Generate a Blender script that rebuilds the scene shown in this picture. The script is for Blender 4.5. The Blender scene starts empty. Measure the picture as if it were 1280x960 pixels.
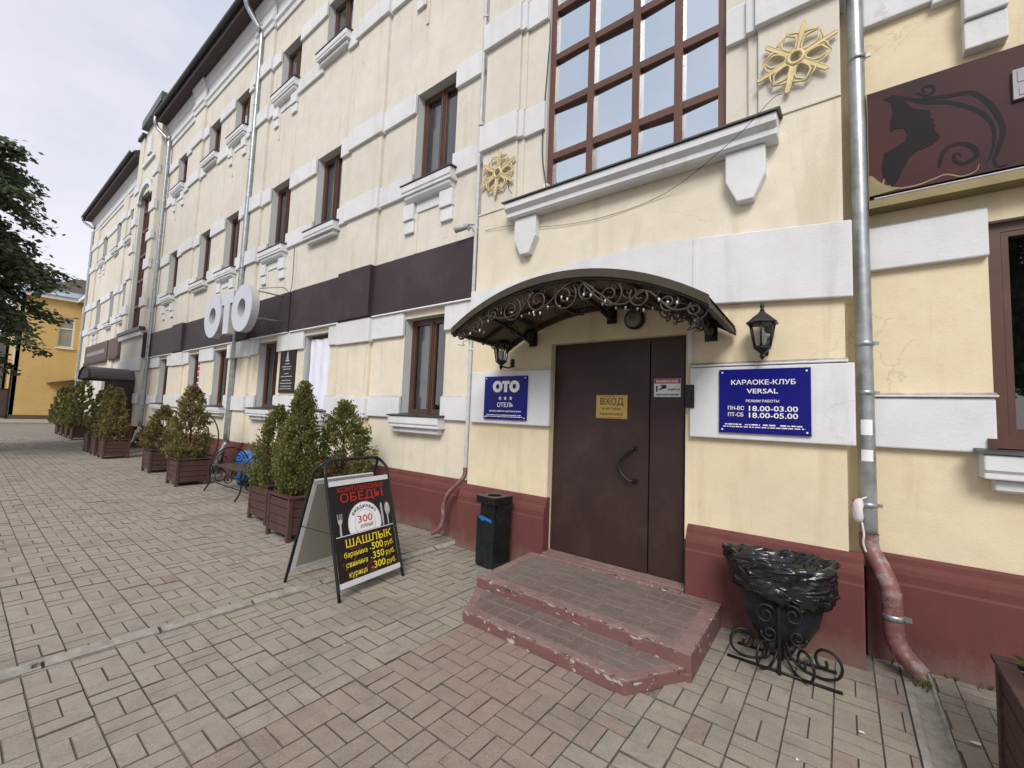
import bpy, math, random
from math import sin, cos, pi, radians, sqrt, atan2
from mathutils import Vector, Matrix, noise as mnoise
random.seed(7)
S = bpy.context.scene
COL = S.collection
# ------------------------------------------------------------------ camera
F_PX, YAW, PITCH, ROLL = 538.43, radians(37.681), radians(4.135), radians(2.194)
CAMZ = 1.6
def cam_axes():
    cy, sy = cos(YAW), sin(YAW)
    f = Vector((-sy, cy, 0)); rt = Vector((cy, sy, 0)); up = Vector((0, 0, 1))
    f2 = f * cos(PITCH) + up * sin(PITCH); u2 = up * cos(PITCH) - f * sin(PITCH)
    return rt * cos(ROLL) + u2 * sin(ROLL), u2 * cos(ROLL) - rt * sin(ROLL), f2
CR, CU, CF = cam_axes()
cd = bpy.data.cameras.new('camera'); cam = bpy.data.objects.new('camera', cd); COL.objects.link(cam)
cd.sensor_width = 36; cd.lens = F_PX / 1280 * 36; cd.clip_start = .05; cd.clip_end = 600
M = Matrix((CR, CU, -CF)).transposed().to_4x4(); M.translation = Vector((0, 0, CAMZ)); cam.matrix_world = M
S.camera = cam
def project(p):
    d = Vector(p) - Vector((0, 0, CAMZ)); w = d.dot(CF)
    if w < .05: return None
    return (640 + F_PX * d.dot(CR) / w, 480 - F_PX * d.dot(CU) / w, w)
# ------------------------------------------------------------------ world, sun, exposure
SUN_EL, SUN_AZ = radians(42), radians(152)        # soft light from the street side, behind the camera
W = bpy.data.worlds.new('World'); S.world = W; W.use_nodes = True
nt = W.node_tree; nt.nodes.clear()
def N(tree, t, **kw):
    n = tree.nodes.new(t)
    for k, v in kw.items(): setattr(n, k, v)
    return n
sky = N(nt, 'ShaderNodeTexSky', sky_type='NISHITA'); sky.sun_disc = False
sky.sun_elevation = SUN_EL; sky.sun_rotation = SUN_AZ; sky.air_density = 1.0; sky.dust_density = 2.0
bg1 = N(nt, 'ShaderNodeBackground'); bg1.inputs[1].default_value = .08
nt.links.new(sky.outputs[0], bg1.inputs[0])
tc = N(nt, 'ShaderNodeTexCoord'); mp = N(nt, 'ShaderNodeMapping'); mp.inputs['Scale'].default_value = (1, 1, 2.2)
cn = N(nt, 'ShaderNodeTexNoise'); cn.inputs['Scale'].default_value = 2.3; cn.inputs['Detail'].default_value = 5
cn.inputs['Roughness'].default_value = .55
nt.links.new(tc.outputs['Generated'], mp.inputs[0]); nt.links.new(mp.outputs[0], cn.inputs['Vector'])
cr = N(nt, 'ShaderNodeValToRGB'); cr.color_ramp.elements[0].position = .32; cr.color_ramp.elements[1].position = .7
cr.color_ramp.elements[0].color = (.565, .60, .70, 1); cr.color_ramp.elements[1].color = (.77, .75, .80, 1)
nt.links.new(cn.outputs['Fac'], cr.inputs[0])
bg2 = N(nt, 'ShaderNodeBackground'); bg2.inputs[1].default_value = .66
sx_ = N(nt, 'ShaderNodeSeparateXYZ'); nt.links.new(tc.outputs['Generated'], sx_.inputs[0])
gr = N(nt, 'ShaderNodeMapRange'); gr.inputs[1].default_value = .02; gr.inputs[2].default_value = .50; gr.inputs[3].default_value = .85; gr.inputs[4].default_value = 0
nt.links.new(sx_.outputs[2], gr.inputs[0])
gm_ = N(nt, 'ShaderNodeMix', data_type='RGBA'); gm_.inputs[7].default_value = (.93, .90, .92, 1)
nt.links.new(gr.outputs[0], gm_.inputs[0]); nt.links.new(cr.outputs[0], gm_.inputs[6]); nt.links.new(gm_.outputs[2], bg2.inputs[0])
mx = N(nt, 'ShaderNodeMixShader'); mx.inputs[0].default_value = .90      # overcast: nine tenths cloud
nt.links.new(bg1.outputs[0], mx.inputs[1]); nt.links.new(bg2.outputs[0], mx.inputs[2])
wo = N(nt, 'ShaderNodeOutputWorld'); nt.links.new(mx.outputs[0], wo.inputs[0])
sl = bpy.data.lights.new('sun', 'SUN'); sl.energy = 1.5; sl.angle = radians(24); sl.color = (1, .96, .9)
so = bpy.data.objects.new('sun', sl); COL.objects.link(so); so.location = (0, -20, 30)
sd = Vector((sin(SUN_AZ) * cos(SUN_EL), cos(SUN_AZ) * cos(SUN_EL), sin(SUN_EL)))
so.rotation_euler = sd.to_track_quat('Z', 'Y').to_euler()
S.view_settings.view_transform = 'Standard'; S.view_settings.look = 'None'
S.view_settings.exposure = .90; S.view_settings.gamma = 1.0; S.view_settings.use_curve_mapping = False
S.cycles.max_bounces = 6; S.cycles.transparent_max_bounces = 12
# ------------------------------------------------------------------ materials
def new_mat(name):
    m = bpy.data.materials.new(name); m.use_nodes = True
    t = m.node_tree; return m, t, t.nodes['Principled BSDF']
def mixrgb(t, fac, a, b, mode='MIX'):
    n = N(t, 'ShaderNodeMix', data_type='RGBA', blend_type=mode)
    for s, v in ((0, fac), (6, a), (7, b)):
        if hasattr(v, 'is_linked') or hasattr(v, 'node'): t.links.new(v, n.inputs[s])
        else: n.inputs[s].default_value = v if s == 0 else (*v, 1)
    return n.outputs[2]
def tex(t, scale, detail=4, rough=.55, vec=None, sc=None, dist=0):
    n = N(t, 'ShaderNodeTexNoise'); n.inputs['Scale'].default_value = scale
    n.inputs['Detail'].default_value = detail; n.inputs['Roughness'].default_value = rough
    n.inputs['Distortion'].default_value = dist
    v = vec
    if sc is not None:
        m = N(t, 'ShaderNodeMapping'); m.inputs['Scale'].default_value = sc; t.links.new(v, m.inputs[0]); v = m.outputs[0]
    t.links.new(v, n.inputs['Vector']); return n.outputs['Fac']
def ramp(t, val, a, b, ca=0., cb=1.):
    n = N(t, 'ShaderNodeMapRange'); n.clamp = True
    n.inputs[1].default_value = a; n.inputs[2].default_value = b; n.inputs[3].default_value = ca; n.inputs[4].default_value = cb
    t.links.new(val, n.inputs[0]); return n.outputs[0]
def pos(t): return N(t, 'ShaderNodeNewGeometry').outputs['Position']
def objc(t): return N(t, 'ShaderNodeTexCoord').outputs['Object']
def bump(t, b, val, strength=.2, dist=.01):
    n = N(t, 'ShaderNodeBump'); n.inputs['Strength'].default_value = strength; n.inputs['Distance'].default_value = dist
    t.links.new(val, n.inputs['Height']); t.links.new(n.outputs[0], b.inputs['Normal'])
def simple(name, col, rough=.6, metal=0., var=.12, scale=6., bmp=.0, spec=.5, local=True, dirt=None, dirt_amt=.5, dscale=3.):
    m, t, b = new_mat(name); v = objc(t) if local else pos(t)
    n = tex(t, scale, 5, .6, v)
    c = mixrgb(t, ramp(t, n, .3, .7), tuple(x * (1 - var) for x in col), tuple(min(1, x * (1 + var)) for x in col))
    if dirt:
        d = tex(t, dscale, 6, .7, v)
        c = mixrgb(t, ramp(t, d, .5, .75, 0, dirt_amt), c, dirt)
    t.links.new(c, b.inputs['Base Color'])
    b.inputs['Roughness'].default_value = rough; b.inputs['Metallic'].default_value = metal
    b.inputs['Specular IOR Level'].default_value = spec
    if bmp: bump(t, b, tex(t, scale * 8, 4, .6, v), bmp, .004)
    return m
def plaster(name, col, stain, crack=True, streak=.35, speck=.3):
    m, t, b = new_mat(name); v = pos(t)
    big = tex(t, .8, 5, .6, v); mid = tex(t, 5, 6, .65, v); st = tex(t, 3.2, 6, .62, v, (1.6, 1.6, .16), .4)
    c = mixrgb(t, ramp(t, big, .3, .7), tuple(x * .91 for x in col), tuple(min(1, x * 1.05) for x in col))
    pv = N(t, 'ShaderNodeTexVoronoi', feature='SMOOTH_F1'); pv.inputs['Scale'].default_value = .7; pv.inputs['Smoothness'].default_value = .15
    pn = N(t, 'ShaderNodeTexNoise'); pn.inputs['Scale'].default_value = 3; pn.inputs['Detail'].default_value = 4; t.links.new(v, pn.inputs['Vector'])
    pa = N(t, 'ShaderNodeVectorMath', operation='MULTIPLY_ADD'); t.links.new(pn.outputs['Color'], pa.inputs[0]); pa.inputs[1].default_value = (.5, .5, .5); t.links.new(v, pa.inputs[2]); t.links.new(pa.outputs[0], pv.inputs['Vector'])
    sc_ = N(t, 'ShaderNodeSeparateColor'); t.links.new(pv.outputs['Color'], sc_.inputs[0])
    c = mixrgb(t, ramp(t, sc_.outputs[0], .55, .9, 0, .28), c, tuple(min(1, x * 1.10) for x in col))
    c = mixrgb(t, ramp(t, mid, .4, .75, 0, .25), c, stain)
    c = mixrgb(t, ramp(t, st, .54, .78, 0, streak), c, stain)
    sp = tex(t, 38, 3, .7, v); c = mixrgb(t, ramp(t, sp, .66, .74, 0, speck), c, tuple(x * .5 for x in stain))
    if crack:
        vd = N(t, 'ShaderNodeTexVoronoi', feature='DISTANCE_TO_EDGE'); vd.inputs['Scale'].default_value = .9
        nv = N(t, 'ShaderNodeTexNoise'); nv.inputs['Scale'].default_value = 2.5; nv.inputs['Detail'].default_value = 5
        t.links.new(v, nv.inputs['Vector'])
        ad = N(t, 'ShaderNodeVectorMath', operation='MULTIPLY_ADD'); t.links.new(nv.outputs['Color'], ad.inputs[0])
        ad.inputs[1].default_value = (.55, .55, .55); t.links.new(v, ad.inputs[2]); t.links.new(ad.outputs[0], vd.inputs['Vector'])
        line = ramp(t, vd.outputs['Distance'], .0, .006, 1, 0)
        msk = ramp(t, tex(t, .75, 2, .5, v), .52, .6)
        mm = N(t, 'ShaderNodeMath', operation='MULTIPLY'); t.links.new(line, mm.inputs[0]); t.links.new(msk, mm.inputs[1])
        m2 = N(t, 'ShaderNodeMath', operation='MULTIPLY'); t.links.new(mm.outputs[0], m2.inputs[0]); m2.inputs[1].default_value = .26
        c = mixrgb(t, m2.outputs[0], c, (.25, .2, .14))
    t.links.new(c, b.inputs['Base Color']); b.inputs['Roughness'].default_value = .85
    b.inputs['Specular IOR Level'].default_value = .25
    hs = N(t, 'ShaderNodeMath', operation='ADD'); t.links.new(mid, hs.inputs[0]); t.links.new(tex(t, 60, 3, .6, v), hs.inputs[1])
    bump(t, b, hs.outputs[0], .22, .008)
    return m
CREAM = plaster("hazed_cream_plaster", (.665, .632, .56), (.47, .41, .31), True, .62, .22)  # same cream paint, whitened: the bright haze is put into its colour
CREAM_HALFHAZY = plaster("half_hazed_cream_plaster", (.735, .675, .555), (.48, .40, .27), True, .62, .25)  # same paint again, with part of that pale haze painted in
CREAM_CLEAR = plaster("unhazed_cream_plaster", (.745, .645, .455), (.47, .37, .235), True, .62, .26)  # the cream paint without the painted haze
WHITE = plaster('white_plaster', (.69, .70, .72), (.47, .465, .45), True, .6, .16)
REVEAL = plaster('grey_reveal_paint', (.56, .57, .56), (.48, .48, .46), False, .3, .1)
MAROON = plaster('maroon_plinth_paint', (.145, .050, .046), (.085, .033, .03), False, .55, .25)
def grime(m, col, amt):
    t = m.node_tree; b = t.nodes['Principled BSDF']; src = b.inputs['Base Color'].links[0].from_socket; v = pos(t)
    g = N(t, 'ShaderNodeNewGeometry'); sp = N(t, 'ShaderNodeSeparateXYZ'); t.links.new(g.outputs['True Normal'], sp.inputs[0])
    mm_ = N(t, 'ShaderNodeMath', operation='MULTIPLY'); t.links.new(ramp(t, sp.outputs[2], .35, .8), mm_.inputs[0]); t.links.new(ramp(t, tex(t, 5, 5, .7, v), .3, .6, .4, amt), mm_.inputs[1])
    t.links.new(mixrgb(t, mm_.outputs[0], src, col), b.inputs['Base Color'])
grime(WHITE, (.20, .19, .17), .9)
def splash(m, col, z0, z1):
    t = m.node_tree; b = t.nodes['Principled BSDF']; src = b.inputs['Base Color'].links[0].from_socket; v = pos(t)
    sp = N(t, 'ShaderNodeSeparateXYZ'); t.links.new(v, sp.inputs[0]); n = tex(t, 6, 6, .75, v, (1, 1, .5))
    ad = N(t, 'ShaderNodeMath', operation='MULTIPLY_ADD'); t.links.new(n, ad.inputs[0]); ad.inputs[1].default_value = -.55; t.links.new(sp.outputs[2], ad.inputs[2])
    t.links.new(mixrgb(t, ramp(t, ad.outputs[0], z0, z1, .55, 0), src, col), b.inputs['Base Color'])
splash(MAROON, (.20, .15, .125), -.26, -.08)
def scuffs(m):
    t = m.node_tree; b = t.nodes['Principled BSDF']; src = b.inputs['Base Color'].links[0].from_socket; v = pos(t)
    n = tex(t, 9, 5, .75, v, (1.4, 1, .35), 1.2); k = tex(t, 1.1, 3, .5, v)
    mm_ = N(t, 'ShaderNodeMath', operation='MULTIPLY'); t.links.new(ramp(t, n, .66, .74), mm_.inputs[0]); t.links.new(ramp(t, k, .48, .62, 0, .6), mm_.inputs[1])
    t.links.new(mixrgb(t, mm_.outputs[0], src, (.15, .115, .105)), b.inputs['Base Color'])
def chips(m):
    t = m.node_tree; b = t.nodes['Principled BSDF']; l = b.inputs['Base Color'].links[0]; src = l.from_socket; v = pos(t)
    e = ramp(t, tex(t, 9, 7, .78, v, None, .6), .695, .715); c = mixrgb(t, e, src, (.55, .50, .46)); t.links.new(c, b.inputs['Base Color'])
chips(MAROON)
YELLOW = plaster('yellow_plaster', (.56, .40, .17), (.42, .29, .12), False, .3, .2)
BROWNSIDE = simple('fascia_brown', (.044, .031, .036), .55, 0, .12, 1.5, .05, .3, False, (.09, .075, .075), .5, 1.2)
DOORM = simple('door_brown_paint', (.036, .0175, .016), .45, 0, .15, 2.2, .06, .45, False, (.075, .05, .045), .5, 2.5)
scuffs(DOORM)
WOODF = simple('window_frame_brown', (.092, .042, .030), .4, 0, .15, 5, .03, .5, False)
WOODB = simple('bay_window_frame', (.118, .056, .040), .45, 0, .12, 5, .03, .4, False)
SOFFIT = simple('soffit_dark_brown', (.085, .062, .058), .6, 0, .12, 3, .0, .3, False)
FLASH = simple('dark_flashing', (.055, .058, .055), .45, .3, .2, 6, 0, .5, False)
ROOFM = simple('roof_metal', (.055, .062, .058), .5, .3, .2, 1.2, 0, .5, False)
GREENROOF = simple('green_roof_metal', (.10, .13, .11), .5, .3, .2, 1.2, 0, .5, False)
BLUEROOF = simple('pale_blue_roof_metal', (.36, .42, .50), .45, .2, .15, 1.2, 0, .5, False)
GALV = simple('galvanised_steel', (.36, .385, .40), .38, .75, .25, 9, .08, .5, False, (.22, .22, .20), .6, 6)
PIPEW = simple('white_pipe_paint', (.55, .56, .57), .5, 0, .15, 8, .05, .4, False, (.3, .3, .3), .5, 9)
PIPEM = simple('maroon_pipe_paint', (.19, .080, .074), .5, .1, .2, 8, .05, .4, False, (.36, .345, .335), 1.0, 7)
BLACKM = simple('black_metal', (.012, .012, .013), .42, .2, .3, 12, .1, .5)
IRON = simple('wrought_iron', (.016, .015, .016), .5, .4, .3, 14, .15, .5)
BROWNIRON = simple('canopy_iron', (.050, .036, .028), .5, .2, .25, 10, .1, .5)
CANOPYS = simple('canopy_sheet', (.052, .042, .028), .5, .1, .2, 4, .05, .4, True, (.085, .075, .055), .5, 5)
CANOPYU = simple('canopy_underside', (.16, .135, .085), .55, 0, .2, 3, .05, .3)
PLASTB = simple('blue_sign_plate', (.006, .007, .165), .22, 0, .06, 2, 0, .22)
PLASTW = simple('white_letter', (.80, .80, .82), .4, 0, .04, 4, 0, .4)
LETTERW = simple('sign_letter_face', (.58, .60, .68), .45, 0, .05, 3, 0, .4)
LETTERS = simple('sign_letter_side', (.42, .42, .42), .5, 0, .08, 3, 0, .4)
GOLDP = simple('brass_plate', (.50, .33, .09), .32, .35, .1, 6, 0, .5)
GOLDL = simple('gold_strip', (.21, .17, .075), .5, .15, .15, 8, 0, .5)
SNOWG = simple('snowflake_beige_gold', (.60, .49, .26), .5, .1, .15, 9, .05, .4)
RED = simple('red_print', (.45, .02, .02), .5, 0, .06, 6)
YEL = simple('yellow_print', (.82, .66, .04), .5, 0, .05, 6)
BLACKP = simple('black_print', (.012, .011, .011), .45, 0, .1, 6)
GREYP = simple('grey_print', (.30, .30, .32), .5, 0, .15, 9)
ALU = simple('aluminium_strip', (.68, .69, .71), .35, .1, .08, 10)
BOARDBACK = simple('board_back', (.36, .35, .30), .6, 0, .08, 3)
GLASSY = None
def glass(name, tint, gl=.16, rough=.015, gcol=(.95, .97, 1, 1)):
    m, t, b = new_mat(name); t.nodes.remove(b)
    tr = N(t, 'ShaderNodeBsdfTransparent'); tr.inputs[0].default_value = (*tint, 1)
    g = N(t, 'ShaderNodeBsdfGlossy'); g.inputs['Roughness'].default_value = rough; g.inputs[0].default_value = gcol
    v = pos(t); nb = N(t, 'ShaderNodeBump'); nb.inputs['Strength'].default_value = .04; nb.inputs['Distance'].default_value = .02
    t.links.new(tex(t, 1.4, 2, .5, v), nb.inputs['Height']); t.links.new(nb.outputs[0], g.inputs['Normal'])
    fr = N(t, 'ShaderNodeFresnel'); fr.inputs[0].default_value = 1.55
    ma = N(t, 'ShaderNodeMath', operation='MULTIPLY_ADD'); ma.use_clamp = True
    t.links.new(fr.outputs[0], ma.inputs[0]); ma.inputs[1].default_value = 1.1; ma.inputs[2].default_value = gl
    mxs = N(t, 'ShaderNodeMixShader'); t.links.new(ma.outputs[0], mxs.inputs[0]); t.links.new(tr.outputs[0], mxs.inputs[1]); t.links.new(g.outputs[0], mxs.inputs[2])
    t.links.new(mxs.outputs[0], t.nodes['Material Output'].inputs[0]); return m
GLASS = glass('window_glass', (.80, .82, .82), .09)
GLASSB = glass('bay_window_glass', (.72, .86, .96), .70, .015, (.86, .95, 1, 1))
LAMPGL = glass('lantern_glass', (.93, .93, .91), .03, .1)
CURTAIN = simple('grey_curtain', (.50, .50, .47), .9, 0, .15, 3, 0, .1, False)
BLIND = simple('pale_blind', (.58, .68, .80), .9, 0, .06, 2, 0, .1, False)
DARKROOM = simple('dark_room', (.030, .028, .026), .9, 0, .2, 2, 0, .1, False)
SHEET = simple('white_sheet', (.74, .75, .86), .8, 0, .06, 2.5, .1, .2, False)
# pavers
def paver_mat(name, col, stuff):
    m, t, b = new_mat(name); v = pos(t)
    if stuff:
        r = N(t, 'ShaderNodeAttribute'); r.attribute_name = 'tone'; rnd = r.outputs['Fac']
    else: rnd = N(t, 'ShaderNodeObjectInfo').outputs['Random']
    big = tex(t, .55, 4, .6, v); fine = tex(t, 95, 4, .8, v); mid = tex(t, 9, 5, .65, v)
    c = mixrgb(t, rnd, tuple(x * .93 for x in col), tuple(x * 1.06 for x in col))
    c = mixrgb(t, ramp(t, big, .35, .68, 0, .5), c, (.31, .285, .235))
    c = mixrgb(t, ramp(t, mid, .45, .75, 0, .5), c, tuple(x * .62 for x in col))
    c = mixrgb(t, ramp(t, fine, .36, .72, 0, .55), tuple(0 for _ in col), c, 'MIX') if False else c
    sep = N(t, 'ShaderNodeSeparateXYZ'); t.links.new(v, sep.inputs[0])
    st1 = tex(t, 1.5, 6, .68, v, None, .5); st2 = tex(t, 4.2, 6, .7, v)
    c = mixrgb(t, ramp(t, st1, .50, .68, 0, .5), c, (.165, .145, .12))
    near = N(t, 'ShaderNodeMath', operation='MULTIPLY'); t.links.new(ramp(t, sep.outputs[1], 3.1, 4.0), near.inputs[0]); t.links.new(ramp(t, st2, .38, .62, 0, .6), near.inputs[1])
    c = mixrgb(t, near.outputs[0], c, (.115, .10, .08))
    gum = N(t, 'ShaderNodeTexVoronoi'); gum.inputs['Scale'].default_value = 5.5; t.links.new(v, gum.inputs['Vector'])
    c = mixrgb(t, ramp(t, gum.outputs['Distance'], .085, .065, 0, .28), c, (.10, .09, .08))
    c2 = mixrgb(t, ramp(t, fine, .55, .74, 0, .5), c, (.52, .49, .44))
    c2 = mixrgb(t, ramp(t, fine, .45, .28, 0, .55), c2, (.09, .08, .07))
    spk = N(t, 'ShaderNodeTexVoronoi'); spk.inputs['Scale'].default_value = 30; t.links.new(v, spk.inputs['Vector']); c2 = mixrgb(t, ramp(t, spk.outputs['Distance'], .075, .05, 0, .75), c2, (.60, .57, .52))
    t.links.new(c2, b.inputs['Base Color']); b.inputs['Roughness'].default_value = .82; b.inputs['Specular IOR Level'].default_value = .3
    bump(t, b, fine, .45, .004); return m
PGREY = (.300, .268, .220); PRED = (.275, .203, .170)
PG = paver_mat('grey_paver', PGREY, False); PR = paver_mat('reddish_paver', PRED, False)
PGS = paver_mat('grey_paver_far', PGREY, True); PRS = paver_mat('reddish_paver_far', PRED, True)
TILE = paver_mat('step_tile', (.140, .094, .081), False)
JSIDE = simple('joint_side_dirt', (.145, .126, .104), .95, 0, .35, 30, 0, .1, False, (.065, .057, .048), .9, 1.1)
JOINT = simple('joint_sand', (.19, .168, .14), .95, 0, .35, 40, .3, .1, False, (.06, .053, .045), .95, 1.5)
KERBC = simple('worn_concrete', (.30, .285, .25), .9, 0, .25, 14, .4, .2, False, (.16, .15, .125), .7, 5)
ASPH = simple('far_paving', (.215, .20, .175), .9, 0, .15, 1.2, .2, .2, False)
def stepmat():
    m, t, b = new_mat('worn_pink_concrete'); v = pos(t)
    a = tex(t, 7, 6, .7, v); f = tex(t, 60, 4, .7, v); e = tex(t, 16, 7, .75, v, (1, 1, 1.6), .8)
    c = mixrgb(t, ramp(t, a, .35, .65), (.19, .112, .10), (.265, .178, .16))
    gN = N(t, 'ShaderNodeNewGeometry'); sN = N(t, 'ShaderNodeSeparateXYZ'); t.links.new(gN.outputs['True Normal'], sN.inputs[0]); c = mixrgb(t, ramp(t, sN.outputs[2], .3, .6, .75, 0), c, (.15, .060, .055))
    c = mixrgb(t, ramp(t, e, .60, .66, 0, .7), c, (.42, .38, .34))
    c = mixrgb(t, ramp(t, e, .40, .34, 0, .45), c, (.16, .085, .076))
    t.links.new(c, b.inputs['Base Color']); b.inputs['Roughness'].default_value = .85; bump(t, b, e, .5, .008); return m
PINK = stepmat(); GROUT = simple('grey_grout', (.185, .145, .13), .9, 0, .3, 20, .2, .1)
def woodmat(name, col):
    m, t, b = new_mat(name); v = objc(t)
    g = tex(t, 5, 6, .65, v, (1.2, 1.2, 16), .6); k = tex(t, 2.5, 4, .6, v)
    c = mixrgb(t, ramp(t, g, .3, .7), tuple(x * .62 for x in col), tuple(x * 1.25 for x in col))
    c = mixrgb(t, ramp(t, k, .5, .8, 0, .4), c, (.11, .085, .07))
    t.links.new(c, b.inputs['Base Color']); b.inputs['Roughness'].default_value = .65; bump(t, b, g, .3, .004); return m
PLANT_W = woodmat('planter_wood', (.072, .032, .024)); BENCHW = woodmat('bench_wood', (.06, .035, .026))
SOIL = simple('soil', (.05, .038, .028), .95, 0, .3, 20, .4, .1)
def leafmat(name, a, b_, c_, pa=.5):
    m, t, b = new_mat(name)
    at = N(t, 'ShaderNodeAttribute'); at.attribute_name = 'tone'
    rp = N(t, 'ShaderNodeValToRGB'); e = rp.color_ramp.elements
    e[0].color = (*a, 1); e[1].color = (*c_, 1); x = e.new(.5); x.color = (*b_, 1)
    t.links.new(at.outputs['Fac'], rp.inputs[0]); t.links.new(rp.outputs[0], b.inputs['Base Color'])
    b.inputs['Roughness'].default_value = .6; b.inputs['Specular IOR Level'].default_value = .3
    tl = N(t, 'ShaderNodeBsdfTranslucent'); t.links.new(rp.outputs[0], tl.inputs[0])
    ms = N(t, 'ShaderNodeMixShader'); ms.inputs[0].default_value = .42
    t.links.new(b.outputs[0], ms.inputs[1]); t.links.new(tl.outputs[0], ms.inputs[2]); t.links.new(ms.outputs[0], t.nodes['Material Output'].inputs[0])
    return m
THUJA = leafmat('thuja_green', (.070, .088, .026), (.165, .170, .055), (.33, .29, .105))
THUJAB = leafmat('thuja_browning', (.085, .088, .034), (.20, .172, .066), (.36, .285, .12))
TREELEAF = leafmat('tree_leaf', (.055, .082, .048), (.10, .14, .075), (.17, .21, .11))
BARK = simple('bark', (.05, .04, .03), .9, 0, .3, 12, .4, .1)
def bagmat():
    m, t, b = new_mat('black_bag_plastic'); v = objc(t); b.inputs['Base Color'].default_value = (.010, .010, .012, 1); b.inputs['Roughness'].default_value = .24; b.inputs['Specular IOR Level'].default_value = .6
    n1 = N(t, 'ShaderNodeTexNoise', noise_type='RIDGED_MULTIFRACTAL'); n1.inputs['Scale'].default_value = 5.5; n1.inputs['Detail'].default_value = 4; n1.inputs['Distortion'].default_value = 1.4
    mp_ = N(t, 'ShaderNodeMapping'); mp_.inputs['Scale'].default_value = (1, 1, 3.2); mp_.inputs['Rotation'].default_value = (.25, .2, 0); t.links.new(v, mp_.inputs[0]); t.links.new(mp_.outputs[0], n1.inputs['Vector'])
    bump(t, b, n1.outputs['Fac'], 1.0, .035); return m
BAGB = bagmat()
BAGBL = simple('blue_bag_plastic', (.02, .13, .42), .3, 0, .25, 9, .2, .6)
URNM = simple('urn_dark_steel', (.020, .024, .031), .42, .4, .3, 8, .1, .5, True, (.05, .055, .065), .5, 7)
BINM = simple('bin_black_paint', (.009, .012, .014), .38, .1, .35, 14, .15, .5, True, (.035, .06, .065), .55, 11)
RAG = simple('white_cloth', (.66, .63, .64), .8, 0, .12, 12, .2, .2)
BULB = simple('fairy_bulb', (.62, .61, .55), .25, 0, .03, 5)
CABLE = simple('black_cable', (.03, .03, .03), .6, 0, .1, 5)
GREYBOX = simple('grey_plastic', (.42, .43, .43), .5, 0, .1, 6)
PURP = simple('poster_purple', (.22, .03, .16), .5, 0, .15, 5)
REDP = simple('poster_red', (.36, .05, .06), .5, 0, .15, 5)
SALONBLK = simple('salon_black_print', (.0175, .0145, .0165), .5, 0, .1, 3, 0, .1)
SALONGR = simple('salon_grey_print', (.050, .036, .038), .5, 0, .1, 3, 0, .1)
SALONBG = None
def salon():
    m, t, b = new_mat('salon_print'); v = objc(t)
    n = tex(t, 1.6, 3, .5, v)
    c = mixrgb(t, ramp(t, n, .35, .65), (.040, .020, .024), (.075, .026, .028))
    t.links.new(c, b.inputs['Base Color']); b.inputs['Roughness'].default_value = .45; b.inputs['Specular IOR Level'].default_value = .12; return m
SALONBG = salon()
def flame():
    m, t, b = new_mat('poster_flame_print'); v = objc(t)
    n = tex(t, 14, 6, .7, v, None, 1.5)
    rp = N(t, 'ShaderNodeValToRGB'); e = rp.color_ramp.elements
    e[0].position = .56; e[0].color = (.012, .010, .010, 1); e[1].position = .76; e[1].color = (.60, .24, .03, 1)
    x = e.new(.64); x.color = (.20, .035, .012, 1)
    t.links.new(n, rp.inputs[0]); t.links.new(rp.outputs[0], b.inputs['Base Color']); b.inputs['Roughness'].default_value = .5; return m
FLAME = flame()
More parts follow.
